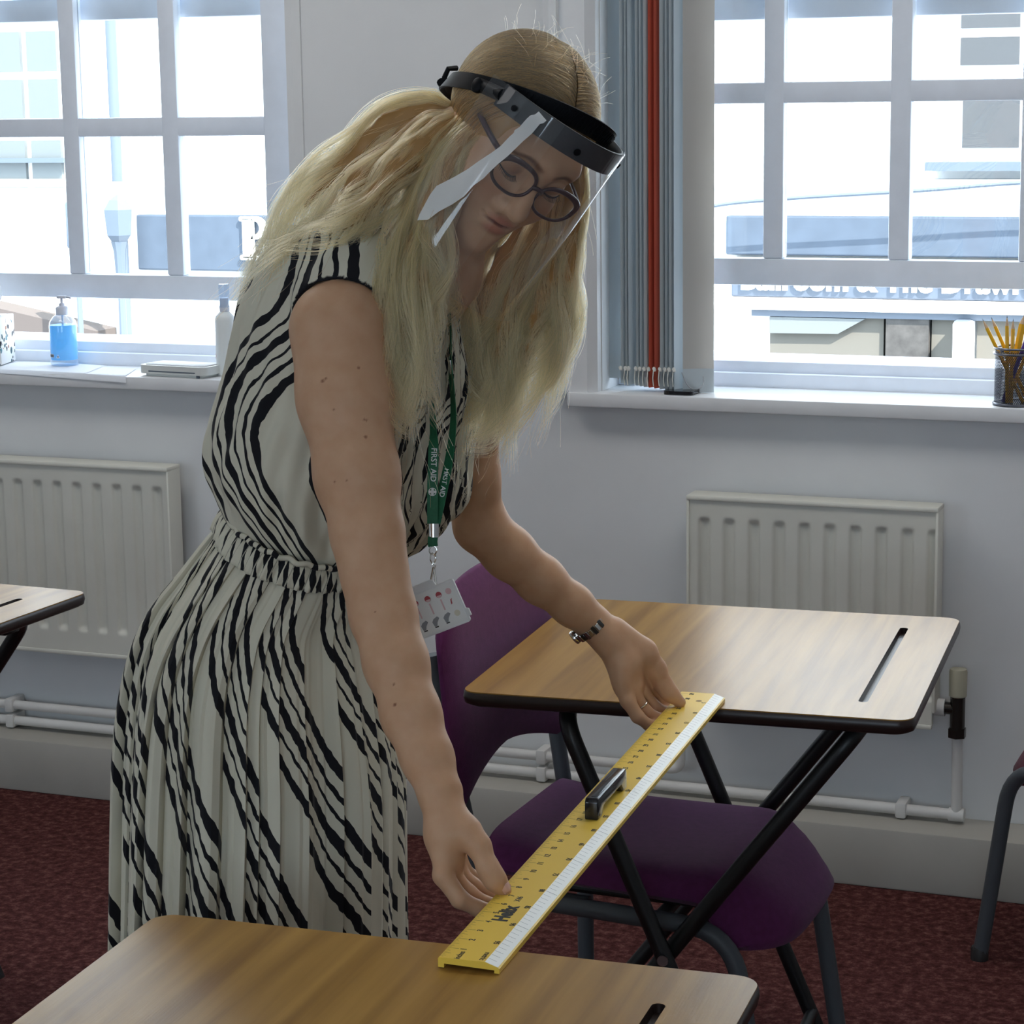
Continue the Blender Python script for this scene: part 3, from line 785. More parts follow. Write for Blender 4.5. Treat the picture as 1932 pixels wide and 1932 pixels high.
t = MB(); t.lathe([(0, .001), (R0, .001), (R0, .003), (0, .003)], 32); t.build('base_plate', M_rim, pot)
M_pyel = mat('yellow_pencil_paint', (.75, .42, .02), .3); M_pwood = mat('sharpened_wood', (.60, .42, .26), .7); M_lead = mat('graphite', (.04, .04, .045), .4)
M_purp = mat('purple_marker', (.10, .05, .28), .35); M_pale = mat('pale_pen', (.72, .70, .66), .35)
def pencil(base, tip, r, body, label, six=True):
    b, t = Vector(base), Vector(tip); o = empty('pencil', b); tag(o, label, 'pencil', 'pencils in the wire pot')
    L = (t - b).length; q = (t - b).to_track_quat('Z', 'Y'); o.rotation_mode = 'QUATERNION'; o.rotation_quaternion = q
    k = 6 if six else 14
    MB().lathe([(0, 0), (r, 0), (r, L - .022), (r * .96, L - .019)], k).build('shaft', body, o, angle=35)
    MB().lathe([(r * .95, L - .0195), (r * .25, L - .005)], 12).build('cone', M_pwood if six else body, o, angle=60)
    MB().lathe([(r * .26, L - .005), (0.0002, L)], 8).build('lead', M_lead, o)
pz = SZ + .004
for bx, by, tx, ty, tz, r, mt_, lb in (
    (.012, .000, -.067, -.010, .162, .0038, M_pyel, 'yellow pencil leaning furthest left in the wire pot'),
    (.020, .008, -.052, -.002, .165, .0038, M_pyel, 'second yellow pencil from the left in the wire pot'),
    (-.016, -.012, -.020, -.016, .170, .0037, M_pyel, 'upright yellow pencil, third from the left in the pot'),
    (-.010, -.006, -.009, -.012, .164, .0037, M_pyel, 'upright yellow pencil, fourth from the left in the pot'),
    (-.018, .006, .010, .004, .172, .0075, M_pyel, 'thick yellow pencil leaning right in the wire pot'),
    (-.026, .002, .026, -.018, .150, .0042, M_purp, 'dark purple pen at the picture edge in the pot'),
    (-.02, .020, .036, .012, .160, .0038, M_pyel, 'yellow pencil at the right, just outside the picture, in the pot')):
    pencil((-.650 + bx, 4.302 + by, pz), (-.650 + tx, 4.302 + ty, SZ + tz), r, mt_, lb, mt_ is M_pyel)

# tissue box
def terrazzo():
    m = mat('terrazzo_print_card', (.80, .79, .77), .6); nt = m.node_tree; b = nt.nodes['Principled BSDF']
    tc = nt.nodes.new('ShaderNodeTexCoord'); v = nt.nodes.new('ShaderNodeTexVoronoi'); v.feature = 'F1'; v.inputs['Scale'].default_value = 72
    nz = nt.nodes.new('ShaderNodeTexNoise'); nz.inputs['Scale'].default_value = 60
    mx = nt.nodes.new('ShaderNodeVectorMath'); mx.operation = 'MULTIPLY_ADD'; mx.inputs[1].default_value = (.012,) * 3
    nt.links.new(tc.outputs['Object'], nz.inputs['Vector']); nt.links.new(nz.outputs['Color'], mx.inputs[0]); nt.links.new(tc.outputs['Object'], mx.inputs[2])
    nt.links.new(mx.outputs[0], v.inputs['Vector'])
    sp = nt.nodes.new('ShaderNodeSeparateColor'); nt.links.new(v.outputs['Color'], sp.inputs[0])
    cr = nt.nodes.new('ShaderNodeValToRGB'); cr.color_ramp.interpolation = 'CONSTANT'; e = cr.color_ramp.elements
    e[0].position = 0; e[0].color = (.03, .09, .11, 1); e[1].position = .30; e[1].color = (.42, .20, .13, 1)
    for p, c in ((.45, (.02, .02, .03)), (.6, (.12, .26, .30)), (.8, (.50, .42, .36))): k = e.new(p); k.color = (*c, 1)
    nt.links.new(sp.outputs[0], cr.inputs[0])
    lt = nt.nodes.new('ShaderNodeMath'); lt.operation = 'LESS_THAN'; nt.links.new(v.outputs['Distance'], lt.inputs[0])
    ad = nt.nodes.new('ShaderNodeMath'); ad.operation = 'MULTIPLY'; ad.inputs[1].default_value = .55; nt.links.new(sp.outputs[1], ad.inputs[0]); nt.links.new(ad.outputs[0], lt.inputs[1])
    mm = nt.nodes.new('ShaderNodeMix'); mm.data_type = 'RGBA'; nt.links.new(lt.outputs[0], mm.inputs[0]); mm.inputs[6].default_value = (.80, .79, .77, 1); nt.links.new(cr.outputs[0], mm.inputs[7])
    nt.links.new(mm.outputs[2], b.inputs['Base Color']); return m
M_terr = terrazzo(); M_tissue = translucent('white_tissue', (.86, .87, .88), .4)
tb = empty('tissue_box', (-2.988, 4.352, SZ + .0055), math.radians(15)); tag(tb, 'terrazzo-patterned tissue box with a white tissue, at the left end of the sill', 'box')
m = MB(); m.box((-.055, -.05, 0), (.055, .05, .108), .0015); m.build('carton', M_terr, tb)
m = MB(); m.lathe([(.0, .1078), (.030, .1079), (.031, .1086), (.0, .1088)], 24); m.build('opening_film', M_tissue, tb)
def tis(u, v):
    a = u * 2 * math.pi; r = (.012 + .026 * math.sin(math.pi * min(v * 1.1, 1)) + .004 * math.sin(5 * a + 3 * v)) * (1 - .85 * max(0, v - .75) / .25)
    return (r * math.cos(a) + .012 * v, r * .7 * math.sin(a), .109 + .105 * v + .006 * math.sin(3 * a) * v)
m = MB(); m.grid(tis, np.linspace(0, 1, 40), np.linspace(0, 1, 22)); m.build('tissue', M_tissue, tb, angle=180)
# papers
M_paper = translucent('white_paper', (.80, .82, .86), .15)
def sheet(corners, lift, label, zoff):
    (a, b, c, d) = [np.array(p) for p in corners]
    def fn(u, v):
        p = a * (1 - u) * (1 - v) + b * u * (1 - v) + c * u * v + d * (1 - u) * v
        z = SZ + zoff + lift * math.sin(math.pi * u) * .4
        over = max(0, 4.249 - p[1]); z -= over * 1.1
        return (p[0], p[1] + over * .55, z)
    m = MB(); us = np.linspace(0, 1, 14); m.grid(fn, us, us)
    m2 = MB(); m2.grid(lambda u, v: tuple(np.array(fn(u, v)) + np.array([0, 0, .0006])), us, us); m2.grid(fn, us, us, flip=True)
    return tag(m2.build('sheet_of_paper', M_paper, angle=180), label, 'paper', 'loose paper on the left sill')
sheet([(-2.905, 4.245), (-2.555, 4.236), (-2.605, 4.372), (-2.92, 4.395)], .0005, 'white sheet of paper under the soap bottle, drooping over the sill edge', .0008)
sheet([(-3.01, 4.246), (-2.66, 4.238), (-2.70, 4.395), (-2.955, 4.420)], .0035, 'second sheet of paper, under the tissue box corner, curling up', .0020)
# hand sanitiser
SA = (-2.7905, 4.372, SZ + .0052)
sb_ = empty('sanitiser_bottle', SA); tag(sb_, 'clear pump bottle of blue hand gel standing on paper on the left sill', 'bottle')
M_clear = thin_glass('clear_bottle_plastic', (.93, .97, 1.0), .05, milky=.10, milk=(.85, .92, 1)); M_gel = translucent('blue_gel', (.22, .70, .98), .5, .2)
M_pump = mat('pump_plastic', (.62, .64, .72), .35)
MB().lathe([(.0, .0), (.029, .0), (.0312, .003), (.0312, .088), (.029, .098), (.022, .108), (.013, .114), (.0125, .118)], 32).build('bottle_body', M_clear, sb_)
MB().lathe([(.0, .011), (.0300, .012), (.0300, .090), (.0, .091)], 32).build('gel', M_gel, sb_)
MB().lathe([(.013, .112), (.0145, .113), (.0145, .128), (.012, .131), (.007, .132), (.0065, .138), (.003, .139), (.003, .150)], 20).build('pump_collar', M_pump, sb_)
m = MB(); m.box((-.011, -.006, .149), (.013, .006, .156), .003); m.tube([(.010, 0, .153), (.022, 0, .152), (.024, 0, .148)], .0028, 8); m.build('pump_head', M_pump, sb_)
MB().tube([(0, 0, .014), (0, 0, .112)], .0024, 8).build('dip_tube', M_pump, sb_)
def wrap(mb, pts, rad, a0):
    mb.add([(rad * math.sin(a0 + x / rad), -rad * math.cos(a0 + x / rad), z) for x, z in pts], [tuple(range(len(pts)))])
fa = math.radians(-32)
lb = MB(); wrap(lb, [(-.008, .018), (.010, .018), (.010, .026), (-.008, .026)], .0314, fa); lb.build('barcode_label', mat('label_white', (.8, .82, .85), .5), sb_, smooth=False)
lb = MB(); x = -.006
for w_ in (.0006, .0012, .0005, .0009, .0016, .0006, .0011, .0005, .0014, .0007): wrap(lb, [(x, .0192), (x + w_, .0192), (x + w_, .0250), (x, .0250)], .0316, fa); x += w_ + .0006
lb.build('barcode_lines', M_ink, sb_, smooth=False)
for s_ in (-1, 1):
    lb = MB(); wrap(lb, [(-.0045, .0175), (.0045, .0175), (0, .026)], .0314, fa + s_ * .66); lb.build('warning_label', mat('label_pale', (.75, .82, .9), .5), sb_, smooth=False)
    lb = MB(); wrap(lb, [(-.0012, .019), (.0012, .019), (.0007, .0225), (-.0007, .0225)], .0317, fa + s_ * .66); lb.build('warning_symbol', M_ink, sb_, smooth=False)
# flat white case
M_case = mat('off_white_plastic', (.66, .68, .66), .4)
cs = empty('plastic_case', (-2.447, 4.300, SZ), -.10); tag(cs, 'flat off-white plastic case with rounded corners beside the spray bottle', 'case')
m = MB(); m.prism([(x - .088, y - .042) for x, y in rpoly(.176, .084, .016)], .006, .024); m.build('shell', M_case, cs)
m = MB(); m.prism([(x - .078, y - .035) for x, y in rpoly(.156, .070, .014)], .0, .008); m.build('foot', M_case, cs)
m = MB(); m.box((-.060, -.0425, .010), (.062, -.0410, .0125)); m.build('seam', M_grey, cs)
m = MB(); m.box((-.074, -.032, .024), (.078, .034, .0262), .001); m.build('lid_card', M_paper, cs)
m = MB(); m.box((.064, -.0405, -.0), (.070, -.036, .006)); m.build('hinge', M_grey, cs)
# spray bottle
sp_ = empty('spray_bottle', (-2.352, 4.326, SZ)); tag(sp_, 'tall white spray bottle with a clear cap beside her back', 'bottle')
M_wp = mat('white_bottle_plastic', (.74, .77, .76), .4)
MB().lathe([(0, 0), (.0205, 0), (.0222, .003), (.0222, .120), (.0205, .128), (.012, .137), (.010, .139), (.010, .146)], 32).build('bottle_body', M_wp, sp_)
MB().lathe([(.0112, .139), (.0112, .150), (.0098, .152), (.0098, .168), (.0, .169)], 24).build('spray_head', M_pump, sp_)
MB().lathe([(.0118, .148), (.0115, .195), (.0112, .198), (.0, .1985)], 24).build('cap', thin_glass('clear_cap', (.85, .92, 1.0), .1, milky=.25, milk=(.75, .85, .98)), sp_)
lb = MB(); wrap(lb, [(0, .036), (.0055, .043), (0, .050), (-.0055, .043)], .0224, math.radians(-55)); lb.build('warning_label', mat('label_red', (.70, .30, .28), .5), sp_, smooth=False)
lb = MB(); wrap(lb, [(0, .0378), (.0042, .043), (0, .0482), (-.0042, .043)], .0226, math.radians(-55)); lb.build('warning_symbol', mat('label_white_2', (.8, .8, .8), .5), sp_, smooth=False)
# ------------------------------------------------------------------ smooth solid modelling (distance fields -> mesh)
def rc(a, b, ra, rb):
    a = np.array(a, float); b = np.array(b, float); ba = b - a; l2 = ba @ ba; rr = ra - rb; a2 = l2 - rr * rr; il2 = 1 / l2
    def f(P):
        pa = P - a; y = pa @ ba; z = y - l2
        w = pa * l2 - y[:, None] * ba; x2 = np.einsum('ij,ij->i', w, w)
        y2 = y * y * l2; z2 = z * z * l2
        k = np.sign(rr) * rr * rr * x2
        d = (np.sqrt(x2 * a2 * il2) + y * rr) * il2 - ra
        m1 = np.sign(z) * a2 * z2 > k; m2 = (np.sign(y) * a2 * y2 < k) & ~m1
        d = np.where(m1, np.sqrt(x2 + z2) * il2 - rb, d)
        return np.where(m2, np.sqrt(x2 + y2) * il2 - ra, d)
    return f
def ell(c, r, Rm=None):
    c = np.array(c, float); r = np.array(r, float)
    def f(P):
        q = P - c
        if Rm is not None: q = q @ Rm
        k0 = np.linalg.norm(q / r, axis=1); k1 = np.linalg.norm(q / (r * r), axis=1) + 1e-9
        return k0 * (k0 - 1) / k1
    return f
def sph(c, r):
    c = np.array(c, float)
    return lambda P: np.linalg.norm(P - c, axis=1) - r
class Solid:
    def __init__(s): s.p = []
    def u(s, f, k=.01): s.p.append((f, k, 1)); return s
    def cut(s, f, k=.005): s.p.append((f, k, -1)); return s
    def chain(s, pts, k=.01):
        for (a, ra), (b, rb) in zip(pts[:-1], pts[1:]): s.u(rc(a, b, ra, rb), k)
        return s
    def ev(s, P, prims):
        d = np.full(len(P), 9.0)
        for f, k, op in prims:
            e = f(P)
            if op > 0:
                h = np.maximum(k - np.abs(d - e), 0) / k; d = np.minimum(d, e) - h * h * k * .25
            else:
                h = np.maximum(k - np.abs(-d - e), 0) / k; d = np.maximum(d, -e) + h * h * k * .25
        return d
    def mesh(s, lo, hi, h, nb=12, clip=None):
        lo = np.array(lo, float); nblk = np.ceil((np.array(hi) - lo) / (h * nb)).astype(int); bs = h * nb
        I = np.stack(np.meshgrid(*[np.arange(n) for n in nblk], indexing='ij'), -1).reshape(-1, 3)
        C = lo + (I + .5) * bs; half = bs * .87
        D = np.stack([f(C) for f, k, op in s.p], 1); ops = np.array([op for _, _, op in s.p]); ks = np.array([k for _, k, _ in s.p])
        dmin = np.where(ops > 0, D, 9).min(1)
        kmax = ks.max()
        keep = np.where(dmin < half * 1.5 + kmax)[0]
        g = np.stack(np.meshgrid(*[np.arange(nb + 1)] * 3, indexing='ij'), -1).reshape(-1, 3)
        cellkeys, cellpos, quads = [], [], []
        BIG = 4096
        def key(ijk): return (ijk[..., 0] * BIG + ijk[..., 1]) * BIG + ijk[..., 2]
        n1 = nb + 1
        for b in keep:
            near = (D[b] < dmin[b] + 2 * half + ks * 1.0) | ((ops < 0) & (D[b] < half + ks))
            pr = [s.p[i] for i in np.where(near)[0]]
            base = I[b] * nb; P = lo + (base + g) * h
            c0 = s.ev(C[b:b + 1], pr)[0]
            if abs(c0) > half * 1.6 + .004: continue
            V = s.ev(P, pr)
            if V.min() > 0 or V.max() < 0: continue
            V = V.reshape(n1, n1, n1); sg = V < 0
            # cells
            cs = np.zeros((nb, nb, nb), int); acc = np.zeros((nb, nb, nb, 3)); cnt = np.zeros((nb, nb, nb))
            for ax in range(3):
                sl0 = [slice(None)] * 3; sl1 = [slice(None)] * 3; sl0[ax] = slice(0, nb); sl1[ax] = slice(1, n1)
                v0, v1 = V[tuple(sl0)], V[tuple(sl1)]; cr = (v0 < 0) != (v1 < 0)
                t = np.where(cr, v0 / np.where(cr, v0 - v1, 1), 0)
                o1, o2 = [a for a in range(3) if a != ax]
                for da in (0, 1):
                    for db in (0, 1):
                        q = [slice(0, nb)] * 3; q[o1] = slice(da, da + nb); q[o2] = slice(db, db + nb); q = tuple(q)
                        c = cr[q]; cnt += c; acc[..., ax] += np.where(c, t[q], 0); acc[..., o1] += c * da; acc[..., o2] += c * db
                # quads owned by this block: edges with start in [0,nb)^3
                q = [slice(0, nb)] * 3; c = cr[tuple(q)]; E = np.argwhere(c)
                if len(E):
                    e = E + base; u1 = np.zeros(3, int); u1[o1] = 1; u2 = np.zeros(3, int); u2[o2] = 1
                    k = np.stack([key(e - u1 - u2), key(e - u2), key(e), key(e - u1)], 1)
                    flip = (v0[tuple(q)][c] < 0) != (ax == 1)
                    k[~flip] = k[~flip][:, ::-1]
                    quads.append(k)
            act = np.argwhere(cnt > 0)
            if len(act):
                p = acc[cnt > 0] / cnt[cnt > 0][:, None]
                cellkeys.append(key(act + base)); cellpos.append(lo + (act + base + p) * h)
        K = np.concatenate(cellkeys); X = np.concatenate(cellpos); Q = np.concatenate(quads)
        o = np.argsort(K); K = K[o]; X = X[o]
        idx = np.searchsorted(K, Q); idx = np.clip(idx, 0, len(K) - 1); ok = (K[idx] == Q).all(1)
        Q = idx[ok]
        return X, Q
def smooth_mesh(X, Q, it=2, lam=.5):
    E = np.concatenate([Q[:, [0, 1]], Q[:, [1, 2]], Q[:, [2, 3]], Q[:, [3, 0]]])
    for _ in range(it):
        A = np.zeros_like(X); n = np.zeros(len(X))
        np.add.at(A, E[:, 0], X[E[:, 1]]); np.add.at(n, E[:, 0], 1); np.add.at(A, E[:, 1], X[E[:, 0]]); np.add.at(n, E[:, 1], 1)
        X = X + lam * (A / np.maximum(n, 1)[:, None] - X)
    return X
def np_mesh(name, X, Q, mat_, parent=None, attrs=None):
    me = bpy.data.meshes.new(name)
    me.vertices.add(len(X)); me.vertices.foreach_set('co', X.astype(np.float32).ravel())
    k = Q.shape[1]
    me.loops.add(len(Q) * k); me.loops.foreach_set('vertex_index', Q.astype(np.int32).ravel())
    me.polygons.add(len(Q)); me.polygons.foreach_set('loop_start', np.arange(0, len(Q) * k, k, dtype=np.int32)); me.polygons.foreach_set('loop_total', np.full(len(Q), k, np.int32))
    me.update(calc_edges=True); me.validate()
    for nm, (tp, data) in (attrs or {}).items():
        a = me.attributes.new(nm, tp, 'POINT'); a.data.foreach_set({'FLOAT': 'value', 'FLOAT_COLOR': 'color', 'FLOAT_VECTOR': 'vector'}[tp], np.asarray(data, np.float32).ravel())
    return link(name, me, mat_, parent, smooth=True)

# ------------------------------------------------------------------ the woman
WX = np.stack([CAM_A, CAM_B, -CAM_C], 1)
def head_axes(yaw, pitch, roll):
    y, p, r = np.radians([yaw, pitch, roll])
    F0 = np.array([math.sin(y), 0, math.cos(y)]); L = np.array([math.cos(y), 0, -math.sin(y)]); U0 = np.array([0, 1.0, 0])
    F = math.cos(p) * F0 - math.sin(p) * U0; U = math.cos(p) * U0 + math.sin(p) * F0
    Rz = np.array([[math.cos(r), math.sin(r), 0], [-math.sin(r), math.cos(r), 0], [0, 0, 1]])
    return np.stack([WX @ Rz @ v for v in (L, F, U)], 1)
HR = head_axes(38, 36, 22)                      # columns: her left, face forward, head up
HS = 1.0
HC = px(1018, 348, 2.50) - HR @ np.array([0, .098, .012]) * HS
def hp(x, y, z): return HC + HR @ (np.array([x, y, z], float) * HS)
def hell(c, r): return ell(hp(*c), np.array(r) * HS, HR)

person = empty('person', (px(590, 1100, 2.72)[0], px(590, 1100, 2.72)[1], 0))
tag(person, 'woman in a black-striped cream dress and clear face shield, leaning over the yellow ruler', 'person')
bpy.context.view_layer.update()
PINV = person.matrix_world.inverted()
def adopt(o, parent=person):
    o.parent = parent; o.matrix_parent_inverse = PINV if parent is person else PINV @ Matrix.Identity(4)
    return o

B = Solid()
# head
B.u(hell((0, -.006, .032), (.0715, .087, .076)))
B.u(hell((0, .030, -.020), (.0595, .058, .076)), .02)
for s in (-1, 1):
    B.u(rc(hp(s * .046, .006, -.050), hp(s * .006, .066, -.090), .0175, .0165), .03)
    B.u(sph(hp(s * .037, .056, -.030), .0235), .03)
    B.u(rc(hp(s * .036, .072, .032), hp(s * .006, .081, .030), .0125, .0125), .025)
B.u(sph(hp(0, .0785, -.0965), .0135), .022)
B.u(hell((0, .070, -.058), (.030, .020, .026)), .02)
for s in (-1, 1): B.cut(sph(hp(s * .032, .104, .004), .0165), .018)
for s in (-1, 1):
    B.u(sph(hp(s * .0315, .0735, .0065), .0122), .003)
    B.u(hell((s * .0315, .0740, .0095), (.0150, .0130, .0105)), .004)
B.u(rc(hp(0, .084, .014), hp(0, .1045, -.029), .0085, .0112), .014)
for s in (-1, 1):
    B.u(sph(hp(s * .0130, .0925, -.0345), .0082), .010); B.cut(hell((s * .0070, .0975, -.0430), (.0034, .0055, .0034)), .003)
B.u(hell((0, .0890, -.0535), (.0225, .0080, .0050)), .006); B.u(hell((0, .0880, -.0650), (.0190, .0085, .0062)), .006)
for a, b in ((-.024, -.010), (-.010, .010), (.010, .024)):
    B.cut(rc(hp(a, .0965 - abs(a) * .36, -.0585 + abs(a) * .16), hp(b, .0965 - abs(b) * .36, -.0585 + abs(b) * .16), .0016, .0016), .003)
for s in (-1, 1): B.u(hell((s * .068, -.004, -.004), (.007, .015, .024)), .006)
# neck, shoulders, trunk
NB = px(800, 500, 2.625)
B.u(rc(hp(0, -.030, -.035), NB, .048, .052), .03)
B.u(rc(px(668, 530, 2.535), NB, .050, .050), .04); B.u(rc(px(876, 600, 2.775), NB, .048, .050), .04)
TA = px(800, 470, 2.645) - px(598, 985, 2.715); TA /= np.linalg.norm(TA)
fw = .90 * CAM_A - .42 * CAM_C * -1 * -1; fw = .90 * CAM_A - .42 * CAM_C; fw -= TA * (fw @ TA); fw /= np.linalg.norm(fw)
lt = np.cross(TA, fw); TR = np.stack([fw, lt, TA], 1)           # front, left, up of the trunk
B.u(ell(px(680, 650, 2.665), (.090, .135, .150), TR), .04); B.u(ell(px(630, 860, 2.695), (.085, .120, .14), TR), .04)
B.u(ell(px(585, 1040, 2.725), (.072, .105, .11), TR), .04)
ARM_R = [((640, 622, 2.490), .0555), ((652, 750, 2.475), .0505), ((674, 900, 2.455), .0435), ((694, 1010, 2.440), .0365), ((707, 1085, 2.430), .0328), ((723, 1160, 2.420), .0328), ((747, 1250, 2.400), .0315), ((776, 1350, 2.375), .0285), ((806, 1430, 2.355), .0242), ((829, 1492, 2.340), .0212)]
ARM_L = [((880, 650, 2.790), .0460), ((884, 780, 2.820), .0400), ((889, 900, 2.850), .0330), ((907, 992, 2.880), .0315), ((960, 1043, 2.900), .0310), ((1020, 1094, 2.925), .0285), ((1080, 1142, 2.950), .0245), ((1120, 1176, 2.965), .0212)]
def ch(l): return [(px(*p), r) for p, r in l]
B.chain(ch(ARM_R), .02); B.chain(ch(ARM_L), .02)
# near (right) hand: thumb on top of the ruler, fingers curled beneath its edge
wr = (831, 1500, 2.338)
B.chain(ch([(wr, .0205), ((842, 1575, 2.326), .0205), ((850, 1625, 2.325), .0150)]), .014)
for mcp in ((836, 1652, 2.306), (848, 1650, 2.326), (860, 1645, 2.344), (868, 1636, 2.360)):
    B.chain(ch([((838, 1545, 2.333), .013), (mcp, .0105)]), .010)
B.chain(ch([((836, 1652, 2.306), .0105), ((868, 1697, 2.303), .0092), ((902, 1714, 2.311), .0082), ((926, 1718, 2.320), .0072)]), .004)
B.chain(ch([((848, 1650, 2.326), .0105), ((884, 1686, 2.330), .0090), ((914, 1705, 2.340), .0080), ((938, 1708, 2.348), .0072)]), .004)
B.chain(ch([((860, 1645, 2.344), .0100), ((893, 1672, 2.352), .0085), ((922, 1692, 2.362), .0078), ((944, 1694, 2.370), .0070)]), .004)
B.chain(ch([((868, 1636, 2.360), .0090), ((893, 1657, 2.370), .0076), ((918, 1675, 2.380), .0068), ((936, 1677, 2.388), .0062)]), .004)
B.chain(ch([((846, 1530, 2.328), .0170), ((880, 1570, 2.316), .0150), ((903, 1596, 2.308), .0118), ((922, 1640, 2.302), .0106), ((934, 1660, 2.303), .0104), ((950, 1679, 2.309), .0082)]), .008)
# far (left) hand
B.chain(ch([((1120, 1176, 2.965), .0212), ((1150, 1205, 2.968), .0215), ((1178, 1248, 2.972), .0215), ((1192, 1288, 2.975), .0150)]), .014)
for mcp in ((1184, 1322, 2.956), (1197, 1313, 2.974), (1211, 1303, 2.992), (1225, 1294, 3.010)):
    B.chain(ch([((1165, 1225, 2.970), .014), (mcp, .0100)]), .010)
B.u(ell(px(1172, 1275, 2.958), (.013, .013, .024), np.stack([CAM_A, CAM_C, CAM_B], 1)), .012)
B.chain(ch([((1184, 1322, 2.956), .0098), ((1203, 1352, 2.960), .0086), ((1224, 1368, 2.970), .0074), ((1242, 1368, 2.982), .0066)]), .004)
B.chain(ch([((1197, 1313, 2.974), .0098), ((1218, 1342, 2.982), .0087), ((1240, 1356, 2.992), .0079), ((1257, 1354, 3.000), .0070)]), .004)
B.chain(ch([((1211, 1303, 2.992), .0098), ((1232, 1331, 3.003), .0088), ((1252, 1343, 3.013), .0079), ((1268, 1341, 3.020), .0070)]), .004)
B.chain(ch([((1225, 1294, 3.010), .0098), ((1246, 1317, 3.022), .0086), ((1264, 1328, 3.030), .0078), ((1278, 1326, 3.036), .0070)]), .004)
B.chain(ch([((1160, 1192, 2.972), .0190), ((1212, 1232, 2.984), .0190), ((1238, 1262, 2.992), .0128), ((1254, 1294, 2.996), .0108), ((1264, 1308, 2.997), .0102), ((1283, 1325, 3.000), .0078)]), .008)

# skin
def skin_material():
    m = mat('skin', (.50, .27, .18), .5, spec=.35, sss=.12)
    nt = m.node_tree; b = nt.nodes['Principled BSDF']
    at = nt.nodes.new('ShaderNodeAttribute'); at.attribute_name = 'tint'
    tc = nt.nodes.new('ShaderNodeTexCoord'); n = nt.nodes.new('ShaderNodeTexNoise'); n.inputs['Scale'].default_value = 45; n.inputs['Detail'].default_value = 5
    nt.links.new(tc.outputs['Object'], n.inputs['Vector'])
    cr = nt.nodes.new('ShaderNodeValToRGB'); e = cr.color_ramp.elements; e[0].position = .3; e[0].color = (.52, .295, .168, 1); e[1].position = .7; e[1].color = (.57, .345, .210, 1)
    nt.links.new(n.outputs['Fac'], cr.inputs[0])
    mx = nt.nodes.new('ShaderNodeMix'); mx.data_type = 'RGBA'; mx.blend_type = 'MULTIPLY'; mx.inputs[0].default_value = 1
    nt.links.new(cr.outputs[0], mx.inputs[6]); nt.links.new(at.outputs['Color'], mx.inputs[7]); nt.links.new(mx.outputs[2], b.inputs['Base Color'])
    n2 = nt.nodes.new('ShaderNodeTexNoise'); n2.inputs['Scale'].default_value = 600; nt.links.new(tc.outputs['Object'], n2.inputs['Vector'])
    bp = nt.nodes.new('ShaderNodeBump'); bp.inputs['Strength'].default_value = .08; bp.inputs['Distance'].default_value = .001; nt.links.new(n2.outputs['Fac'], bp.inputs['Height']); nt.links.new(bp.outputs[0], b.inputs['Normal'])
    return m
M_skin = skin_material()
X, Q = B.mesh((-1.60, 1.80, .60), (-.40, 3.10, 1.68), .0017)
X = smooth_mesh(X, Q, 1)
tint = np.ones((len(X), 4))
def paint(c, r, col, soft=1.0):
    d = np.linalg.norm(X - c, axis=1) / r; w = np.clip((1 - d) / soft, 0, 1)[:, None]
    tint[:, :3] = tint[:, :3] * (1 - w) + tint[:, :3] * np.array(col) * w
Xl = (X - HC) @ HR / HS
def paint_l(c, r, col, soft=.6):
    d = np.linalg.norm((Xl - np.array(c)) / np.array(r), axis=1); w = np.clip((1 - d) / soft, 0, 1)[:, None]
    tint[:, :3] = tint[:, :3] * (1 - w) + tint[:, :3] * np.array(col) * w
paint_l((0, .093, -.0530), (.024, .02, .0075), (.86, .58, .60), .5); paint_l((0, .092, -.0655), (.021, .02, .0085), (.86, .58, .60), .5)
paint_l((0, .094, -.0580), (.026, .02, .0022), (.45, .28, .28), .6)
for s in (-1, 1):
    paint_l((s * .038, .075, -.028), (.024, .03, .022), (1.0, .86, .84), .9)
    paint_l((s * .032, .085, .004), (.020, .02, .012), (.82, .74, .74), .8)
    for k in range(9):
        t = k / 8; paint_l((s * (.012 + .036 * t), .090, .0268 + .0045 * math.sin(math.pi * min(t * 1.15, 1)) - .003 * t), (.0065, .03, .0050 - .0020 * t), (.50, .42, .36), .6)
for (mx_, my_, md, r) in ((605, 716, 2.425, .0022), (610, 712, 2.425, .0018), (680, 690, 2.425, .0018), (694, 822, 2.41, .0020), (626, 770, 2.42, .0016), (695, 790, 2.41, .0014), (628, 912, 2.42, .0016), (692, 790, 2.41, .0014), (740, 1330, 2.34, .0022), (738, 1290, 2.36, .0016), (705, 1150, 2.38, .0012), (650, 905, 2.41, .0012), (868, 905, 2.81, .0014)):
    # nearest surface point along the sight line
    p0 = px(mx_, my_, 1.0) - CAM_O; p0 /= np.linalg.norm(p0)
    rel = X - CAM_O; al = rel @ p0; dd = np.linalg.norm(rel - al[:, None] * p0, axis=1); cand = np.where(dd < .003)[0]
    if len(cand): paint(X[cand[np.argmin(al[cand])]], r * 1.15, (.42, .30, .26), .5)
M_nail = mat('fingernail', (.70, .44, .38), .2, spec=.5)
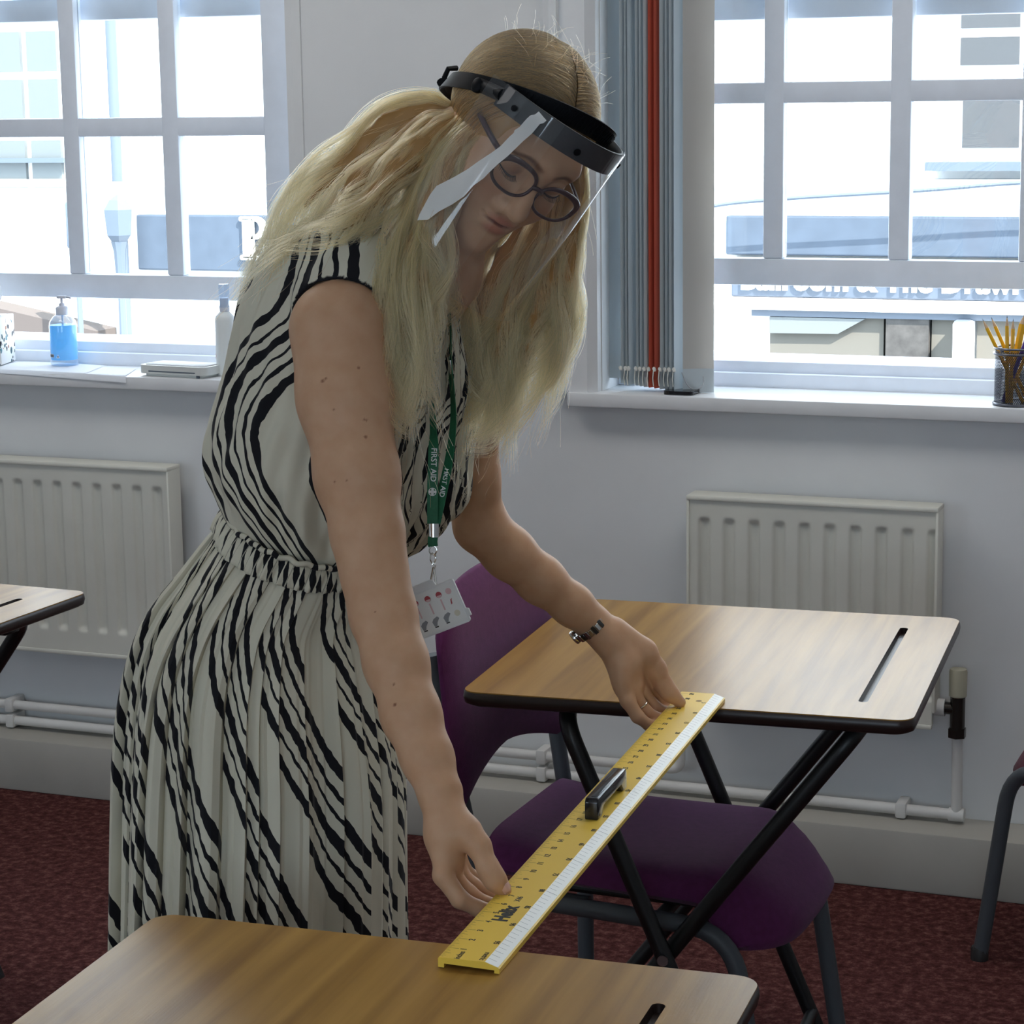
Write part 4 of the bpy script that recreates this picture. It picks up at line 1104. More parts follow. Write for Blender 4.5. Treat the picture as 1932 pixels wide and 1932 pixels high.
def nail(c, along, out, w, l, nm):
    along = np.array(along, float); along /= np.linalg.norm(along); out = np.array(out, float); out -= along * (out @ along); out /= np.linalg.norm(out); sd = np.cross(along, out)
    m = MB(); m.grid(lambda u, v: tuple(c + along * l * v * math.sqrt(max(0, 1 - .25 * u * u * max(v, 0))) + sd * w * u * (1 - .25 * max(0, v) ** 3) + out * (-.0030 * u * u - .0012 * v * v)), np.linspace(-1, 1, 9), np.linspace(-1, 1, 9))
    m.grid(lambda u, v: tuple(c + along * l * v + sd * w * u - out * .004), np.linspace(-1, 1, 3), np.linspace(-1, 1, 3), flip=True)
    return adopt(m.build(nm, M_nail, None, angle=180))
t0, t1 = px(934, 1660, 2.303), px(950, 1679, 2.309)
nd = CAM_B * .30 - CAM_C * .80 + CAM_A * .40; nd /= np.linalg.norm(nd)
nail(t0 * .22 + t1 * .78 + nd * .0120, t1 - t0, nd, .0060, .0075, 'thumbnail')
# trunk and legs under the dress, coarser, part of the same figure
LG = Solid()
hipz = px(575, 1100, 2.72)
for s, yy in ((-1, 2.66), (1, 2.79)):
    hip = px(525 + s * 14, 1260, yy); g = hip.copy(); ank = np.array([hip[0] + .01, hip[1] + .005, .085]); kn = (hip + ank) / 2 + CAM_A * .015
    LG.chain([(hip, .066), (kn, .050), (kn + (ank - kn) * .3, .050), (ank, .034)], .03)
    LG.chain([(ank, .036), (ank + np.array([-.03, 0, -.045]), .036), (ank + np.array([.11, .01, -.060]), .022)], .02)
LG.u(ell(px(545, 1180, 2.725), (.075, .115, .12), TR), .04)
X2, Q2 = LG.mesh((-1.75, 1.9, -.02), (-.7, 3.2, 1.2), .008)
body = np_mesh('body', np.concatenate([X, X2]), np.concatenate([Q, Q2 + len(X)]), M_skin, None, {'tint': ('FLOAT_COLOR', np.concatenate([tint, np.ones((len(X2), 4))]))})
adopt(body)
# ------------------------------------------------------------------ the dress
def dress_material():
    """cream crepe printed with groups of uneven black brush stripes"""
    m = mat('cream_striped_crepe', (.60, .57, .48), .75, spec=.2, sheen=.1)
    nt = m.node_tree; b = nt.nodes['Principled BSDF']; L = nt.links.new
    at = nt.nodes.new('ShaderNodeAttribute'); at.attribute_name = 'print'
    sp = nt.nodes.new('ShaderNodeSeparateXYZ'); L(at.outputs['Vector'], sp.inputs[0])
    cb = nt.nodes.new('ShaderNodeCombineXYZ')
    nz = nt.nodes.new('ShaderNodeTexNoise'); nz.inputs['Scale'].default_value = 1.0; nz.inputs['Detail'].default_value = 1.5
    sc = nt.nodes.new('ShaderNodeVectorMath'); sc.operation = 'MULTIPLY'; sc.inputs[1].default_value = (9.0, 70.0, 1.0)
    L(at.outputs['Vector'], sc.inputs[0]); L(sc.outputs[0], nz.inputs['Vector'])
    mr = nt.nodes.new('ShaderNodeMapRange'); mr.inputs[1].default_value = .3; mr.inputs[2].default_value = .7; mr.inputs[3].default_value = -.008; mr.inputs[4].default_value = .008
    L(nz.outputs['Fac'], mr.inputs[0])
    ad = nt.nodes.new('ShaderNodeMath'); L(sp.outputs[0], ad.inputs[0]); L(mr.outputs[0], ad.inputs[1])
    fr = nt.nodes.new('ShaderNodeMath'); fr.operation = 'FRACT'; L(ad.outputs[0], fr.inputs[0])
    cr = nt.nodes.new('ShaderNodeValToRGB'); cr.color_ramp.interpolation = 'CONSTANT'; e = cr.color_ramp.elements
    W, K = (.66, .62, .49, 1), (.010, .010, .013, 1)
    e[0].position = 0; e[0].color = K; e[1].position = .070; e[1].color = W
    for p, c in ((.47, K), (.532, W), (.605, K), (.627, W), (.680, K), (.752, W), (.812, K), (.835, W), (.900, K), (.935, W)):
        k = e.new(p); k.color = c
    L(fr.outputs[0], cr.inputs[0])
    mx = nt.nodes.new('ShaderNodeMix'); mx.data_type = 'RGBA'; mx.inputs[7].default_value = K
    L(sp.outputs[2], mx.inputs[0]); L(cr.outputs[0], mx.inputs[6]); L(mx.outputs[2], b.inputs['Base Color'])
    tc = nt.nodes.new('ShaderNodeTexCoord'); n2 = nt.nodes.new('ShaderNodeTexNoise'); n2.inputs['Scale'].default_value = 28; n2.inputs['Detail'].default_value = 2
    L(tc.outputs['Object'], n2.inputs['Vector'])
    bp = nt.nodes.new('ShaderNodeBump'); bp.inputs['Strength'].default_value = .25; bp.inputs['Distance'].default_value = .006; L(n2.outputs['Fac'], bp.inputs['Height']); L(bp.outputs[0], b.inputs['Normal'])
    tr = nt.nodes.new('ShaderNodeBsdfTranslucent'); L(mx.outputs[2], tr.inputs[0])
    ms = nt.nodes.new('ShaderNodeMixShader'); ms.inputs[0].default_value = .10; L(b.outputs[0], ms.inputs[1]); L(tr.outputs[0], ms.inputs[2]); L(ms.outputs[0], nt.nodes['Material Output'].inputs[0])
    return m
M_dress = dress_material()
PERIOD = .172
# skirt rings read from the outline of the figure: back and front points, half width to the side
DC = 2.715
rings = [((434, 940), (742, 1072), .132), ((396, 985), (738, 1118), .148), ((330, 1050), (742, 1180), .163), ((284, 1110), (750, 1238), .174), ((251, 1180), (758, 1296), .182), ((231, 1270), (766, 1372), .187), ((222, 1370), (773, 1455), .191), ((219, 1500), (777, 1560), .196), ((217, 1770), (778, 1800), .206), ((213, 2180), (783, 2195), .225)]
FWD = np.array([.92, -.39]); FWD /= np.linalg.norm(FWD)       # right of picture, away from the viewer
LAT = FWD[1] * -1 * CAM_A + FWD[0] * CAM_C; LAT -= CAM_B * (LAT @ CAM_B); LAT[2] = 0; LAT /= np.linalg.norm(LAT)
ctr, fvec, lrad = [], [], []
for pb, pf, a in rings:
    P0, P1 = px(*pb, DC), px(*pf, DC); c = (P0 + P1) / 2; hv = (P1 - P0) / 2; hw = hv @ CAM_A - (.006 if len(ctr) < 2 else .017)
    b_ = math.sqrt(max(hw * hw - (FWD[1] * a) ** 2, .004)) / FWD[0]
    v = CAM_A * (b_ * FWD[0]) + CAM_C * (b_ * FWD[1]) + CAM_B * (hv @ CAM_B)
    ctr.append(c); fvec.append(v); lrad.append(a)
NL = 90
def interp(seq, t):
    n = len(seq) - 1; x = min(max(t, 0), 1) * n; i = min(int(x), n - 1); u = x - i
    g = lambda k: np.array(seq[min(max(k, 0), n)], float)
    a, b, c, d = g(i - 1), g(i), g(i + 1), g(i + 2)
    return .5 * (2 * b + (c - a) * u + (2 * a - 5 * b + 4 * c - d) * u * u + (3 * b - a - 3 * c + d) * u ** 3)
rs = np.random.default_rng(21)
bounds = [0.0]
while bounds[-1] < 2 * math.pi: bounds.append(bounds[-1] + rs.choice([.09, .14, .20, .28, .38], p=[.20, .22, .22, .20, .16]))
bounds = np.array(bounds) * (2 * math.pi / bounds[-1]); NPAN = len(bounds) - 1
wv = [(int(n), rs.uniform(0, 6.28), a) for n, a in ((7, .005), (11, .005), (17, .0035), (26, .0025))]
jump = np.cumsum(rs.uniform(.10, .34, NPAN))
ts = np.linspace(0, 1, NL) ** .92
CT = [interp(ctr, t) for t in ts]; FV = [interp(fvec, t) for t in ts]; LR = [float(interp([[v] for v in lrad], t)[0]) for t in ts]
vlen = np.concatenate([[0], np.cumsum([np.linalg.norm(CT[i + 1] - CT[i]) for i in range(NL - 1)])])
def skirt_pt(th, i, off=0.0):
    t = ts[i]; f, c, a = FV[i], CT[i], LR[i]
    d = math.cos(th) * f + math.sin(th) * a * LAT
    fold = sum(am * math.sin(n * th + ph + 1.2 * t * math.sin(n)) for n, ph, am in wv) * min(1, .12 + 1.25 * t)
    x = th * 54 / 6.2832 % 1; fold += (.0040 * min(1, .25 + 1.2 * t)) * ((x / .78 if x < .78 else (1 - x) / .22) - .5)
    nrm = d / (np.linalg.norm(d) + 1e-9)
    return c + d + nrm * (fold + off)
V, F, PR = [], [], []
for k in range(NPAN):
    a0, a1 = bounds[k], bounds[k + 1]; ns = max(3, int((a1 - a0) / .012)); n0 = len(V)
    for j in range(ns + 2):
        s = min(j / ns, 1.0)
        for i in range(NL):
            t = ts[i]; amp = (.0022 + .0075 * t) * min(1.6, .5 + (a1 - a0) * 5)
            th = a0 + (a1 - a0) * s
            off = amp * (s - .45) if j <= ns else -amp * .55
            V.append(skirt_pt(th + (.004 if j > ns else 0), i, off))
            u = (th if j <= ns else a1) * .185
            PR.append(((u - .56 * vlen[i]) / PERIOD + jump[k] + (.08 if j > ns else 0), (u * .35 + vlen[i] + 3.7 * k) % 50, 0))
    for j in range(ns + 1):
        for i in range(NL - 1):
            p = n0 + j * NL + i; F.append((p, p + 1, p + NL + 1, p + NL))
V = np.array(V); F = np.array(F)[:, ::-1]
# bodice
D = Solid()
WP0, WP1 = px(434, 940, DC), px(742, 1072, DC); WC = (WP0 + WP1) / 2
D.u(ell(px(620, 895, 2.700), (.130, .165, .100), TR))
D.u(ell(px(600, 985, 2.712), (.100, .140, .060), TR), .03)
D.u(ell(px(652, 720, 2.680), (.132, .158, .170), TR), .06)
D.u(ell(px(668, 585, 2.670), (.112, .150, .120), TR), .05)
D.u(ell(px(782, 800, 2.670), (.056, .115, .095), TR), .05)
D.u(ell(px(735, 905, 2.690), (.080, .130, .062), TR), .04)
D.u(rc(px(652, 508, 2.545), px(742, 468, 2.640), .052, .046), .04); D.u(rc(px(868, 590, 2.790), px(790, 500, 2.66), .050, .046), .04)
D.u(rc(px(648, 560, 2.520), px(655, 520, 2.540), .0545, .052), .03)
for a, b in zip(ARM_R[:4], ARM_R[1:5]): D.cut(rc(px(*a[0]), px(*b[0]), a[1] + .0012, b[1] + .0012), .003)
for a, b in zip(ARM_L[:4], ARM_L[1:5]): D.cut(rc(px(*a[0]), px(*b[0]), a[1] + .0012, b[1] + .0012), .003)
D.cut(rc(px(820, 470, 2.60), px(880, 330, 2.53), .066, .075), .01)
wn = np.cross(FV[0], LAT); wn /= np.linalg.norm(wn); wn *= np.sign(wn[2])
D.cut(lambda P: (P - (WC - wn * .030)) @ wn, .004)
X, Q = D.mesh((-1.7, 1.9, .9), (-.6, 3.1, 1.65), .0026)
def biggest(X, Q):
    lab = np.arange(len(X))
    while True:
        m_ = lab[Q].min(1); new = lab.copy(); np.minimum.at(new, Q.ravel(), np.repeat(m_, 4)); new = new[new]
        if (new == lab).all(): break
        lab = new
    v, c = np.unique(lab, return_counts=True); keep = lab == v[c.argmax()]
    idx = np.cumsum(keep) - 1; return X[keep], idx[Q[keep[Q].all(1)]]
X, Q = biggest(X, Q)
X = smooth_mesh(X, Q, 1)
ax0 = px(615, 985, 2.71); rel = X - ax0; vv = rel @ TA; ang = np.arctan2(rel @ lt - .0 , rel @ fw - .018)        # 0 front, -90 deg her right
# soft creases: blousing above the waist, fan of pleats
nrm = rel - vv[:, None] * TA; nrm /= np.linalg.norm(nrm, axis=1)[:, None] + 1e-9
low = np.clip(1 - vv / .13, 0, 1)
cre = .0075 * low * np.sin(ang * 13 + vv * 60 + 1.3 * np.sin(ang * 5)) + .0022 * np.sin(ang * 24 - vv * 20) * (1 - low) + .0018 * np.sin(ang * 41 + vv * 35)
X = X + nrm * (cre * np.clip((vv + .02) / .03, 0, 1))[:, None]
darm = np.full(len(X), 9.0)
for ar in (ARM_R, ARM_L):
    for a, b in zip(ar[:4], ar[1:5]): darm = np.minimum(darm, rc(px(*a[0]), px(*b[0]), a[1], b[1])(X))
hem = (darm < .0052).astype(float)
u = ang * .145; front = np.clip((ang + 1.05) / .35, 0, 1) * np.clip((1.6 - ang) / .3, 0, 1)
steps = np.floor((ang + .28 * vv / .1) / .135)
phase = (u + .26 * vv * 1 + .05 * np.sin(vv * 16)) / (PERIOD * .74) + front * (steps * .21 + .10 * np.abs(((vv / .042) % 2) - 1)) + .58
hem = np.maximum(hem, ((vv < .004) & (np.sin(ang * 60) > .2)) * 0)
dressb = np_mesh('dress', X, Q, M_dress, None, {'print': ('FLOAT_VECTOR', np.stack([phase, vv * -1 + 7, hem], 1))})
adopt(dressb)
skirt = np_mesh('skirt', V, F, M_dress, None, {'print': ('FLOAT_VECTOR', np.array(PR))})
skirt.data.set_sharp_from_angle(angle=math.radians(24))
skirt.parent = dressb; skirt.matrix_parent_inverse = Matrix.Identity(4)
sol = skirt.modifiers.new('cloth_thickness', 'SOLIDIFY'); sol.thickness = .0012; sol.offset = -1
# gathered waistband: frill and piping
V2, F2, P2 = [], [], []; NA, NV = 420, 9
for i in range(NA + 1):
    th = 2 * math.pi * i / NA
    for j in range(NV):
        s = j / (NV - 1); kk = s * 5.2
        i0 = int(kk); base = skirt_pt(th, i0) * (1 - (kk - i0)) + skirt_pt(th, i0 + 1) * (kk - i0)
        d = base - CT[0]; d -= wn * (d @ wn); d /= np.linalg.norm(d)
        g = .0013 * math.sin(th * 64 + 1.5 * math.sin(th * 9)) + .0010 * math.sin(th * 37)
        V2.append(base + d * (.006 + g * (.4 + .8 * s) + .004 * math.sin(math.pi * s)) + wn * .010 * (1 - s))
        P2.append((th * .175 / PERIOD + math.floor(th * 64 / 6.283) * .41 - s * .12, s * .04 + 11, 0))
for i in range(NA):
    for j in range(NV - 1):
        p = i * NV + j; F2.append((p, p + NV, p + NV + 1, p + 1))
fr_ = np_mesh('waist_frill', np.array(V2), np.array(F2)[:, ::-1], M_dress, None, {'print': ('FLOAT_VECTOR', np.array(P2))})
fr_.parent = dressb; fr_.matrix_parent_inverse = Matrix.Identity(4)
fr_.modifiers.new('cloth_thickness', 'SOLIDIFY').thickness = .0012
cord = []
for i in range(160):
    th = 2 * math.pi * i / 160; p = skirt_pt(th, 0); d = p - CT[0]; d /= np.linalg.norm(d)
    cord.append(p + d * (.0080 + .001 * math.sin(th * 23)) + wn * (.012 + .0015 * math.sin(th * 31)))
mb = MB(); mb.tube(cord, .0034, 10, closed=True); co = mb.build('waist_piping', M_dress)
at = co.data.attributes.new('print', 'FLOAT_VECTOR', 'POINT'); n = len(co.data.vertices)
at.data.foreach_set('vector', np.stack([np.repeat(np.arange(160), 10) * .021 * 1.9, np.zeros(n), np.zeros(n)], 1).astype(np.float32).ravel())
co.parent = dressb; co.matrix_parent_inverse = Matrix.Identity(4)
# ------------------------------------------------------------------ hair
def hair_mesh_material():
    m = mat('blonde_hair_mass', (.55, .41, .22), .5, spec=.4)
    nt = m.node_tree; b = nt.nodes['Principled BSDF']
    at = nt.nodes.new('ShaderNodeAttribute'); at.attribute_name = 'tint'; nt.links.new(at.outputs['Color'], b.inputs['Base Color'])
    return m
def strand_material(name, rough=.35):
    m = bpy.data.materials.new(name); m.use_nodes = True; nt = m.node_tree
    for n in list(nt.nodes):
        if n.type == 'BSDF_PRINCIPLED': nt.nodes.remove(n)
    h = nt.nodes.new('ShaderNodeBsdfHairPrincipled'); h.parametrization = 'COLOR'
    h.inputs['Roughness'].default_value = rough; h.inputs['Radial Roughness'].default_value = .45
    at = nt.nodes.new('ShaderNodeAttribute'); at.attribute_name = 'tint'
    nt.links.new(at.outputs['Color'], h.inputs['Color'])
    nt.links.new(h.outputs[0], nt.nodes['Material Output'].inputs[0])
    return m
M_hmass = hair_mesh_material(); M_strand = strand_material('blonde_hair_strands')
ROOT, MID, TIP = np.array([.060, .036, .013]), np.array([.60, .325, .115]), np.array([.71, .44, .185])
HAIRC, HAIRR = np.array([-.003, -.011, .033]), np.array([.0815, .0955, .0835])
# guides: (pixel x, y, depth) down the lock, spread, number of strands
NEAR = [
    ([(850, 214, 2.560), (800, 214, 2.580), (735, 238, 2.585), (675, 290, 2.580), (615, 345, 2.575), (558, 412, 2.570), (508, 485, 2.575), (478, 550, 2.580)], .020, 700),
    ([(856, 218, 2.550), (798, 240, 2.560), (725, 300, 2.555), (660, 365, 2.545), (600, 425, 2.540), (545, 480, 2.545), (500, 545, 2.555)], .020, 700),
    ([(862, 222, 2.540), (812, 262, 2.535), (750, 325, 2.520), (695, 390, 2.505), (650, 432, 2.495), (600, 458, 2.505), (560, 480, 2.52)], .018, 600),
    ([(858, 222, 2.55), (824, 295, 2.570), (790, 380, 2.590), (760, 460, 2.60), (745, 520, 2.60)], .022, 500),
    ([(872, 222, 2.530), (824, 295, 2.525), (778, 385, 2.515), (745, 470, 2.500), (730, 560, 2.480), (738, 650, 2.470), (748, 725, 2.465), (742, 770, 2.465)], .013, 520),
    ([(886, 222, 2.525), (838, 305, 2.520), (796, 400, 2.510), (770, 500, 2.490), (760, 590, 2.475), (758, 680, 2.468), (766, 760, 2.465), (775, 805, 2.468)], .013, 560),
    ([(900, 224, 2.518), (850, 300, 2.515), (818, 390, 2.508), (798, 490, 2.490), (790, 580, 2.480), (785, 660, 2.475), (790, 740, 2.472), (806, 812, 2.475)], .012, 560),
    ([(914, 226, 2.510), (864, 285, 2.510), (836, 360, 2.508), (828, 435, 2.505), (822, 510, 2.495), (800, 580, 2.485), (782, 640, 2.480), (770, 730, 2.472)], .010, 480),
    ([(905, 224, 2.514), (850, 290, 2.512), (812, 375, 2.508), (806, 450, 2.500), (816, 530, 2.495), (812, 610, 2.485), (800, 690, 2.478), (812, 780, 2.475)], .009, 380),
    ([(930, 230, 2.505), (884, 275, 2.505), (858, 325, 2.505), (850, 390, 2.510), (848, 450, 2.52), (842, 500, 2.52)], .006, 220)]
FAR = [
    ([(1092, 262, 2.600), (1086, 330, 2.615), (1080, 420, 2.635), (1074, 500, 2.645), (1070, 580, 2.650), (1058, 660, 2.655), (1036, 730, 2.660), (1008, 796, 2.665)], .012, 560),
    ([(1088, 285, 2.610), (1074, 370, 2.630), (1060, 460, 2.645), (1052, 550, 2.650), (1052, 630, 2.652), (1030, 700, 2.656), (995, 752, 2.660)], .016, 800),
    ([(1076, 310, 2.640), (1050, 400, 2.645), (1040, 490, 2.655), (1020, 580, 2.658), (1000, 660, 2.655), (978, 740, 2.655), (955, 800, 2.655), (944, 862, 2.655)], .016, 800),
    ([(1085, 320, 2.640), (1030, 420, 2.665), (985, 510, 2.665), (958, 590, 2.660), (940, 670, 2.652), (930, 740, 2.650), (910, 800, 2.650), (882, 830, 2.652)], .018, 900),
    ([(1040, 360, 2.670), (975, 460, 2.675), (930, 540, 2.665), (905, 620, 2.655), (898, 690, 2.648), (892, 750, 2.646), (880, 800, 2.648)], .018, 900),
    ([(960, 400, 2.680), (900, 490, 2.670), (878, 560, 2.650), (874, 630, 2.640), (882, 690, 2.636), (888, 740, 2.636)], .013, 600),
    ([(860, 440, 2.60), (846, 500, 2.575), (846, 560, 2.565), (850, 610, 2.562)], .004, 120)]
curves = []
def spline(g): return np.array(catmull([px(*p) for p in g], 6))
GS = [(spline(g), sp, n, True) for g, sp, n in NEAR] + [(spline(g), sp, n, False) for g, sp, n in FAR]
# solid mass below the strands
Hs = Solid(); Hs.u(ell(HC + HR @ (HAIRC * HS), (HAIRR - .003) * HS, HR), .01)
# leave the face free
Hs.cut(hell((0, .085, -.036), (.060, .060, .094)), .008)
Hs.cut(hell((.012, .060, -.060), (.058, .080, .070)), .008)
for gi, (P, sp, n, nr) in enumerate(GS):
    m_ = len(P); rr = np.interp(np.linspace(0, 1, m_), [0, .15, .45, .64, 1], [.35, .75, .62, .16, .03]) * sp * (.62 if 4 <= gi < 10 else 1)
    st = max(2, m_ // 9)
    ids = [i for i in range(0, m_, st) if i <= .66 * m_]
    if sp > .008: Hs.chain([(P[i], max(.0022, rr[i])) for i in ids], .010)
X, Q = Hs.mesh((-1.75, 1.9, 1.0), (-.4, 3.1, 1.72), .0030)
X = smooth_mesh(X, Q, 1)
Xh = (X - HC) @ HR / HS
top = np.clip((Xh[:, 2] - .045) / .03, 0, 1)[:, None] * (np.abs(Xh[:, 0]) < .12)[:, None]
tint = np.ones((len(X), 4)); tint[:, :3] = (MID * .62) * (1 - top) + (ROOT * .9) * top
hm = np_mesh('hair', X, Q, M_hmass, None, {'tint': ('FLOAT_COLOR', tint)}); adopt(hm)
rh = np.random.default_rng(5)
def frame_of(P):
    T = np.gradient(P, axis=0); T /= np.linalg.norm(T, axis=1)[:, None]
    u = np.cross(T, CAM_C); u /= np.linalg.norm(u, axis=1)[:, None] + 1e-9; w = np.cross(T, u); return u, w
pts_all, cnt_all, col_all, rad_all = [], [], [], []
def emit(P, c, r):
    pts_all.append(P); cnt_all.append(len(P)); col_all.append(c); rad_all.append(r)
NP_ = 26
for P, sp, n, nr in GS:
    s0 = np.linspace(0, 1, len(P)); ss = np.linspace(0, 1, NP_)
    Pr = np.stack([np.interp(ss, s0, P[:, i]) for i in range(3)], 1); u, w = frame_of(Pr)
    nlock = max(4, n // 42)
    lk = [(rh.uniform(0, 6.28), math.sqrt(rh.uniform(0, 1)), rh.uniform(.62, 1.12), rh.uniform(0, 6.28), rh.uniform(2.2, 4.4), rh.uniform(-.10, .10)) for _ in range(nlock)]
    for i in range(n):
        a, rr, ln, ph, fq, sh = lk[i % nlock]
        rr = rr + rh.normal(0, .06); a = a + rh.normal(0, .12); ln = min(1.12, ln * rh.uniform(.86, 1.06))
        t = ss * ln; tt = np.clip(t, 0, 1)
        Pq = np.stack([np.interp(tt, ss, Pr[:, k]) for k in range(3)], 1) + (np.maximum(t - 1, 0)[:, None] * (Pr[-1] - Pr[-4]) * 6)
        uu = np.stack([np.interp(tt, ss, u[:, k]) for k in range(3)], 1); ww = np.stack([np.interp(tt, ss, w[:, k]) for k in range(3)], 1)
        env = np.interp(ss, [0, .12, .5, .85, 1], [.45, .95, 1.15, 1.05, .70]) * sp * 1.18
        wav = .0085 * np.interp(ss, [0, .25, 1], [0, .4, 1.35])
        o1 = env * rr * math.cos(a) + wav * np.sin(6.28 * fq * .55 * ss + ph) + rh.normal(0, .0012) + rh.normal(0, .0030) * ss
        o2 = env * rr * math.sin(a) * .8 + wav * .7 * np.cos(6.28 * fq * .5 * ss + ph * 1.7) + rh.normal(0, .0012)
        Pq = Pq + uu * o1[:, None] + ww * o2[:, None]
        v = rh.uniform(.82, 1.16)
        c = (MID[None] * (1 - ss[:, None]) + TIP[None] * ss[:, None]) * v
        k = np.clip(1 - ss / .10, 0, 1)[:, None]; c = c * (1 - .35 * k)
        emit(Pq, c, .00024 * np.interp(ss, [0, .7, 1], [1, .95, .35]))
# hair on the crown, combed from the parting down to both sides
def onh(al, y):
    """al: angle from the parting, y: front/back position"""
    return np.array([math.sin(al), y, math.cos(al)])
for i in range(6200):
    side = -1 if i % 100 < 58 else 1
    y0 = rh.uniform(-.98, .90); cz = math.sqrt(max(0, 1 - y0 * y0))
    amax = rh.uniform(1.25, 2.4 if side < 0 else 2.0); sw = rh.uniform(.25, .62) if y0 > -.3 else rh.uniform(.0, .25)
    if y0 > .35: sw += .35 * rh.random()
    ss = np.linspace(0, 1, 15); al = side * (.015 + amax * ss); yy = np.clip(y0 - sw * ss ** 1.2, -.995, .93)
    rr = np.sqrt(1 - yy * yy); lift = 1.0 + .012 * rh.uniform(-.3, 1) + .010 * np.sin(ss * 9 + rh.uniform(0, 6)) * .4
    L_ = np.stack([np.sin(al) * rr, yy, np.cos(al) * rr], 1) * (HAIRR + .0008)[None] * lift[:, None] + HAIRC
    L_[:, 2] -= .0035 * np.exp(-(al / .10) ** 2)
    Pq = HC + (L_ * HS) @ HR.T
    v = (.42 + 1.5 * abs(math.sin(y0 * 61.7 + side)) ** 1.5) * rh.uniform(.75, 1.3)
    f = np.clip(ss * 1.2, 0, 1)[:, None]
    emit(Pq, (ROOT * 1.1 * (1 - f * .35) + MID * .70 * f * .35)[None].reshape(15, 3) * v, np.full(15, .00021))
# fly-away hairs
for i in range(420):
    P, sp, n, nr = GS[int(rh.integers(0, len(GS)))]
    k = int(rh.integers(2, len(P) - 1)); m_ = 14; ss = np.linspace(0, 1, m_)
    d = P[min(k + 3, len(P) - 1)] - P[max(k - 3, 0)]; d /= np.linalg.norm(d) + 1e-9
    o = CAM_A * rh.normal() + CAM_B * rh.normal() + CAM_C * rh.normal() * .5; o -= d * (o @ d); o /= np.linalg.norm(o); q = np.cross(d, o)
    Ln = rh.uniform(.03, .11); cur = rh.uniform(.2, 1.3)
    Pq = P[k] + o * sp * .8 + d * (Ln * ss)[:, None] + o * (Ln * .45 * ss ** 1.4 * cur * .6)[:, None] + q * (.008 * np.sin(ss * rh.uniform(2, 6)) * ss)[:, None]
    emit(Pq, np.tile(TIP * rh.uniform(.8, 1.1), (m_, 1)), np.full(m_, .00012))
for i in range(90):
    y0 = rh.uniform(-.9, .5); al = rh.uniform(-.8, .8); rr = math.sqrt(1 - y0 * y0); b0 = np.array([math.sin(al) * rr, y0, math.cos(al) * rr]); m_ = 10; ss = np.linspace(0, 1, m_)
    dr = np.array([rh.normal() * .6, -.4 + rh.normal() * .5, .9]); L_ = HAIRC + b0 * HAIRR + dr * (rh.uniform(.008, .028) * ss)[:, None] + np.array([rh.normal(), rh.normal(), -.4]) * (.010 * ss ** 2)[:, None]
    emit(HC + L_ @ HR.T, np.tile(TIP * .8, (m_, 1)), np.full(m_, .00010))
hc = bpy.data.hair_curves.new('hair_strands'); hc.add_curves([int(c) for c in cnt_all])
PA = np.concatenate(pts_all).astype(np.float32); hc.points.foreach_set('position', PA.ravel())
ra = hc.attributes.get('radius') or hc.attributes.new('radius', 'FLOAT', 'POINT'); ra.data.foreach_set('value', np.concatenate(rad_all).astype(np.float32))
ca_ = hc.attributes.new('tint', 'FLOAT_COLOR', 'POINT'); CA = np.ones((len(PA), 4), np.float32); CA[:, :3] = np.concatenate(col_all); ca_.data.foreach_set('color', CA.ravel())
hc.materials.append(M_strand)
ho = bpy.data.objects.new('hair_strands', hc); COL.objects.link(ho); ho.parent = hm; ho.matrix_parent_inverse = Matrix.Identity(4)
tag(ho, kind='stuff')
# ------------------------------------------------------------------ face details
M_lash = mat('dark_lashes', (.02, .014, .012), .6); M_brow = mat('brown_brow_hair', (.13, .075, .04), .7)
M_eye = mat('eye_white', (.75, .72, .68), .15)
for s in (-1, 1):
    m = MB(); m.tube([hp(s * (.0315 + .0142 * t), .0868 - .0075 * t * t, .0012 - .0026 * (1 - t * t) + .0012 * t) for t in np.linspace(-1, 1, 13)], [.0007 + .0007 * (1 - abs(t)) for t in np.linspace(-1, 1, 13)], 6)
    for t in np.linspace(-.8, .95, 16):
        p = hp(s * (.0315 + .0142 * t), .0870 - .0075 * t * t, .0010 - .0026 * (1 - t * t) + .0012 * t)
        m.tube([p, p + HR @ np.array([s * .0012 * (t + .2), .0042, -.0024]), p + HR @ np.array([s * .0030 * (t + .2), .0070, -.0020])], [.00035, .0003, .0001], 4)
    adopt(m.build('eyelashes', M_lash))
    m = MB(); tt = np.linspace(0, 1, 14)
    m.tube([hp(s * (.013 + .037 * t), .0885 - .006 * t - .013 * t ** 3, .0270 + .0042 * math.sin(math.pi * min(t * 1.1, 1)) - .003 * t) for t in tt], [.0012 + .0018 * math.sin(math.pi * (.15 + .8 * t)) for t in tt], 8, sq=1.4)
    adopt(m.build('eyebrow', M_brow))
